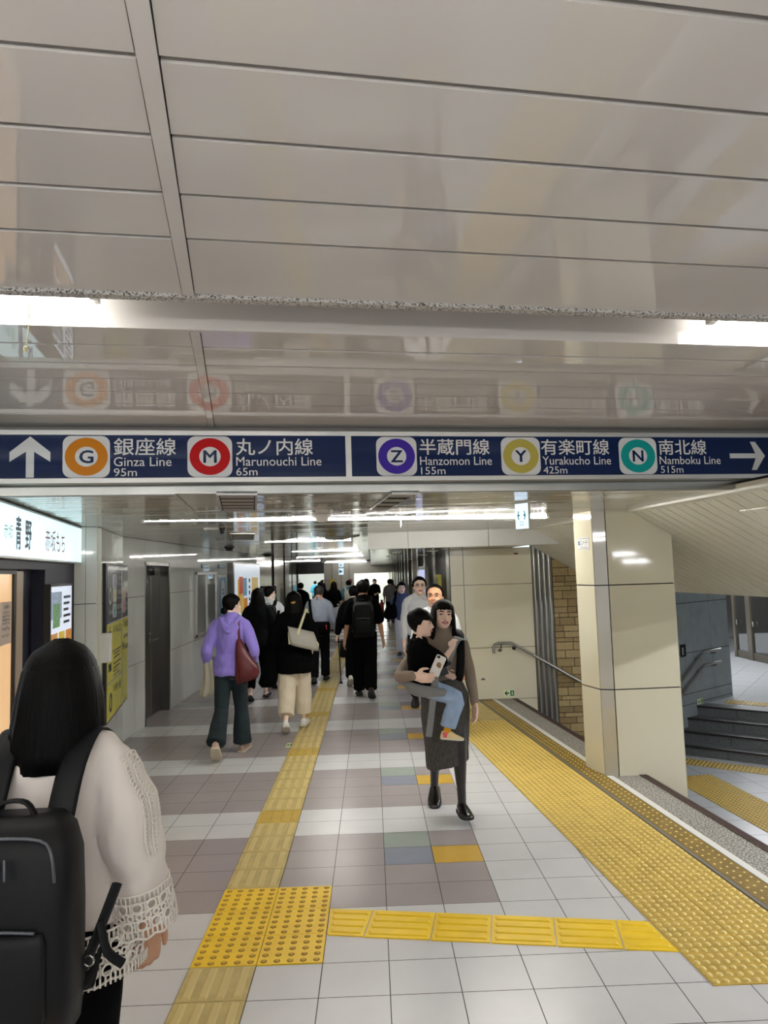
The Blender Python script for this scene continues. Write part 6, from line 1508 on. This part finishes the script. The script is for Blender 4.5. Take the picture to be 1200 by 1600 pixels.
CH = person('small child in a black T-shirt and pale jeans held on the young woman\'s hip', 1.02, (.325, 5.07, .6), -80,
    dict(legL=(78, 10, 52, 0), legR=(68, -18, 10), footR=6, footL=0, armL=(30, 10, 60, 0), armR=(48, 14, 128, -34), head=(-20, -3), lean=-1, handR=dict(d=(-.25, .35, .9), n=(-.6, .6, -.2), curl=40, side=1)),
    dict(face=True, headk=.182, gaze=(.0, 0), fat=1.12, shoulders=.92, top=dict(m=BLK, ease=.02, hem=.466, sleeve=.46, sleeve_r=1.5), trousers=dict(m=LIGHTJ, w=(.068, .060, .056), len=.86, fold=.006), socks=mat('mustard_sock', (228, 160, 30), .8),
         shoes=dict(m=[mat('kids_shoe', (238, 214, 160), .6), mat('kids_sole', (232, 224, 206), .7)], style='sneaker'), hair=dict(lim=(.63, .45, .06), bangs=True, th=.085, rough=1.5)), vox=.005)
r = CH['root']; r.location.z = .972 - CH['hipR'].z; CH['W'] = rootM(r); W = CH['W']
# pink heel patch
q = lambda x, y, z: CH['ankR'] + CH['FR'] @ V((x * 1.02, y * 1.02, (z - .047) * 1.02))
mb = MB(); mb.loft(pouch([(q(0, -.012, .014), V((.027, 0, 0)), CH['FR'] @ V((0, .026, 0))), (q(0, -.012, .046), V((.0265, 0, 0)), CH['FR'] @ V((0, .024, 0)))], 16, 2.2)); mb.build('heel_patch', mat('kids_pink', (240, 92, 120), .6), r, local=True)
STRAPG = mat('grey_webbing', (138, 142, 146), .8, bump=.2, bscale=300)
cr = thing('baby_carrier', 'grey hip carrier slung under the child with a long hanging strap', 'baby carrier', (.40, 5.1, .95))
mb = MB()
mb.loft(pouch([((.40, 5.10, .89), V((.13, 0, -.01)), V((0, .10, 0))), ((.395, 5.09, .915), V((.165, 0, -.01)), V((0, .155, 0))), ((.375, 5.08, .955), V((.168, 0, -.02)), V((0, .162, 0))), ((.36, 5.075, .985), V((.158, 0, -.035)), V((0, .155, 0)))], 28, 2.4)); mb.build('seat', mat('grey_sling', (130, 132, 136), .9, bump=.1), cr)
mb = MB(); p = [atY(x, y, Y) for x, y, Y in ((690, 1052, 4.98), (702, 1024, 5.06), (713, 999, 5.15))]; strap(mb, p + [V((.665, 5.25, 1.27)), V((.675, 5.34, 1.275)), V((.63, 5.44, 1.18))], .062, .012, side=(.9, 0, -.42)); mb.build('shoulder_strap', STRAPG, cr)
mb = MB(); p = [atY(x, y, Y) for x, y, Y in ((681, 1052, 4.94), (677, 1090, 4.98), (674, 1120, 5.06), (670, 1151, 5.08))]; strap(mb, p, .05, .004, side=(1, 0, .05)); mb.build('hanging_strap', STRAPG, cr)
mb = MB(); bq = atY(697, 1048, 4.96); mb.obox(bq + V((-.035, -.006, -.04)), V((.055, 0, .02)), V((-.025, 0, .06)), V((0, .014, 0))); mb.build('buckle', BLACK, cr, .003); mb = MB(); bq = atY(699, 1037, 5.0); mb.obox(bq + V((-.025, -.006, -.03)), V((.055, 0, .025)), V((-.012, 0, .026)), V((0, .014, 0))); mb.build('buckle', BLACK, cr, .003)
pc = atY(684, 1040, 4.885); pr = V((.80, .12, .42)).normalized(); pu = V((-.42, -.02, .80)).normalized(); pu = (pu - pr * pu.dot(pr)).normalized()
PH = Plane(pc, V((.86, .1, -.42)), V((.45, 0, .88)))
PH.u = (PH.u - PH.r * PH.u.dot(PH.r)).normalized(); PH.n = PH.r.cross(PH.u)
ph = thing('mobile_phone', 'white mobile phone in the hand of the young woman holding the child', 'phone', pc)
mb = MB()
def rslab(P_, s0, t0, s1, t1, rad, o0, o1):
    m2 = MB(); rrect(m2, P_, s0, t0, s1, t1, rad, 0, o0); pts = m2.v; mb.prism(pts, P_.n * (o1 - o0), 0)
rslab(PH, -.036, -.072, .036, .072, .012, -.004, .004); mb.build('case', mat('phone_white', (232, 230, 226), .3), ph)
mb = MB(); rslab(PH, -.030, .048, -.008, .066, .006, .004, .0055); mb.build('camera', BLACK, ph)
mb = MB(); ring2d(mb, PH, .004, .008, 0, .018, 0, .0046, 20); ring2d(mb, PH, .012, .0, 0, .012, 0, .0048, 20); mb.build('sticker', mat('phone_sticker', (150, 116, 80), .6, var=.5, vscale=90), ph)
bpk = thing('backpack', 'black rucksack on the young woman\'s back, strap over her left shoulder', 'backpack', (.50, 5.5, .95))
mb = MB(); mb.loft(pouch([((.42, 5.53, .98), V((.15, 0, 0)), V((0, .06, 0))), ((.42, 5.535, 1.03), V((.185, 0, 0)), V((0, .085, 0))), ((.44, 5.53, 1.2), V((.17, 0, 0)), V((0, .08, 0))), ((.46, 5.52, 1.27), V((.13, 0, 0)), V((0, .05, 0)))], 24, 3)); mb.build('bag_body', BLK, bpk)
mb = MB(); strap(mb, [V((.60, 5.45, 1.22)), V((.632, 5.36, 1.325)), V((.642, 5.25, 1.285)), V((.635, 5.18, 1.18)), V((.628, 5.2, 1.05)), V((.62, 5.3, .95)), V((.58, 5.45, .95))], .062, .022, side=(1, 0, 0)); mb.build('strap', BAGB, bpk)

# ------------------------------------------------------------------ men coming towards the viewer
J = person('man with glasses in a white open-collar shirt behind the young woman', 1.655, (.615, 9.2, 0), 180,
    dict(legL=(8, 2), legR=(-8, -20), armL=(0, 8, 8, 2), armR=(2, 8, 10, 2), head=(2, 3)),
    dict(face=True, glasses=True, skin=SKIN, top=dict(m=WSHIRT, ease=.015, hem=.47, sleeve=.86, sleeve_r=1.12, collar=True), trousers=dict(m=BLK2), shoes=dict(m=SHBM), hair=dict(lim=(.84, .46, .12), th=.09, rough=2)), vox=.007)
J = person('balding man in a white shirt and dark tie close behind the young woman', 1.575, (.645, 7.3, 0), 180,
    dict(legL=(-8, -18), legR=(9, 4), armL=(2, 13, 8, 8), armR=(0, 12, 8, 6), head=(-14, 4)),
    dict(face=True, fat=1.08, headk=.148, skin=SKIN2, shoulders=1.05, top=dict(m=WSHIRT, ease=.016, hem=.47, sleeve=1.0, sleeve_r=1.15, collar=True), trousers=dict(m=BLK2), shoes=dict(m=SHBM), hair=dict(lim=(.90, .46, .12), th=.06)), vox=.006)
mb = MB(); u = J['up']; h = 1.575
mb.loft(pouch([(u(.845) + V((0, .058 * h, 0)), V((.012, 0, 0)), V((0, .006, 0))), (u(.825) + V((0, .068 * h, 0)), V((.018, 0, 0)), V((0, .009, 0))), (u(.815) + V((0, .072 * h, 0)), V((.012, 0, 0)), V((0, .006, 0))), (u(.74) + V((0, .092 * h, 0)), V((.02, 0, 0)), V((0, .005, 0))), (u(.62) + V((0, .085 * h, 0)), V((.03, 0, 0)), V((0, .005, 0)))], 12, 3)); mb.build('tie', mat('dark_tie', (40, 44, 60), .6, var=.5, vscale=60), J['root'], local=True)
J = person('man in a dusty blue top and white trousers with a black bag at his side', 1.47, (.61, 14.75, 0), 180,
    dict(legL=(-10, -24), legR=(12, 4), armL=(0, 14, 10, 8), armR=(4, 17, 16, 6), head=(8, 2)),
    dict(face=True, fat=1.12, headk=.15, top=dict(m=BSHIRT, ease=.018, hem=.47, sleeve=1.0, sleeve_r=1.2), trousers=dict(m=WSHIRT, w=(.066, .054, .048)), shoes=dict(m=SHBM), hair=dict(lim=(.76, .46, .12), th=.10)), vox=.008)
q = lambda x, y, z: J['W'] @ V((x, y, z))
bg = thing('shoulder_bag', 'soft black shoulder bag of the man in the dusty blue top', 'bag', q(.24, .06, .8))
mb = MB(); mb.loft(pouch([(q(.25, .06, .78), V((.10, 0, 0)), V((0, .07, 0))), (q(.25, .06, .84), V((.15, 0, 0)), V((0, .10, 0))), (q(.23, .06, 1.0), V((.12, 0, 0)), V((0, .08, 0))), (q(.20, .06, 1.08), V((.06, 0, 0)), V((0, .05, 0)))], 20, 2.4)); mb.build('bag_body', BLK, bg)
mb = MB(); strap(mb, [q(.18, .08, 1.05), q(.14, .10, 1.2), q(.12, .02, 1.345), q(.14, -.08, 1.25), q(.2, -.02, 1.05)], .05, .012, side=Xw); mb.build('strap', BLK, bg)

# ------------------------------------------------------------------ far walkers
def far(label, h, x, y, yaw, top, bot, hair, extra=None, skin=SKIN, legs=((12, 4), (-12, -30)), arms=None, head=(0, 0), sleeve=.45, fem=False, skirt=None):
    look = dict(fem=fem, skin=skin, top=dict(m=top, ease=.026, hem=.47, sleeve=sleeve, sleeve_r=1.4), shoes=dict(m=SHBM), hair=hair)
    if skirt: look['skirt'] = skirt
    else: look['trousers'] = dict(m=bot, w=(.062, .05, .046))
    pose = dict(legL=legs[0], legR=legs[1], head=head)
    if arms: pose.update(armL=arms[0], armR=arms[1])
    return person(label, h, (x, y, ramp(y)), yaw, pose, look, None, .014)
SHORT = dict(lim=(.75, .45, .12), th=.09); LH = dict(lim=(.64, .35, 0), th=.09, long=LONGH, open=60)
TEAL = mat('teal_tshirt', (44, 106, 128), .85); GREYK = mat('grey_tshirt', (160, 160, 158), .85); BRIGHTB = mat('cyan_tshirt', (52, 150, 178), .85)
J = far('person in a teal T-shirt with a pale rucksack, far down the passage', 1.57, -.76, 22.5, 0, TEAL, BLK2, SHORT, legs=((-10, -28), (12, 4)))
backpack('pale grey rucksack on the person in the teal T-shirt', J, (0, -.11, 1.1), .30, .40, .14, mat('pale_nylon', (190, 186, 172), .8))
far('person in dark clothes just right of the teal T-shirt', 1.62, -.2, 24, 0, BLK, BLK, LH, fem=True)
far('man all in black facing the viewer with both hands held together, far off', 1.70, .11, 32.5, 180, BLK, BLK, SHORT, legs=((3, 0), (-3, -6)), arms=((10, 4, 70, -38), (10, 4, 70, -38)))
far('person in a grey T-shirt far off, beside the fair-haired woman', 1.60, .66, 26.5, 0, GREYK, BLK2, SHORT)
far('fair-haired woman in black far off by the right wall', 1.62, .80, 29, 0, BLK, BLK2, dict(m=HAIRB, lim=(.64, .35, 0), th=.09, long=LONGH, open=60), fem=True)
far('woman in a black top and white skirt with long dark hair, left one of two', 1.52, -1.52, 21.5, 0, BLK, BLK, LH, fem=True, sleeve=.9)
far('woman with long dark hair and a white skirt, right one of two', 1.54, -1.20, 21.9, 0, BLK, WSHIRT, LH, fem=True, skirt=dict(m=WSHIRT, hem=.2))
far('person in dark clothes by the far left columns', 1.52, -2.0, 19.6, 0, BLK, BLK, SHORT, sleeve=.9)
far('person in dark clothes stepping into the bright left opening', 1.62, -2.4, 32.0, 0, BLK, BLK2, SHORT, sleeve=.9)
far('person in a bright cyan top in the bright left opening', 1.66, -3.25, 40.0, 0, BRIGHTB, BLK2, SHORT)
far('tall person in black in the bright left opening', 1.70, -2.85, 40.8, 180, BLK, BLK, SHORT)
far('person in white and black at the right edge of the bright left opening', 1.72, -2.75, 38.4, 0, WSHIRT, BLK, SHORT)
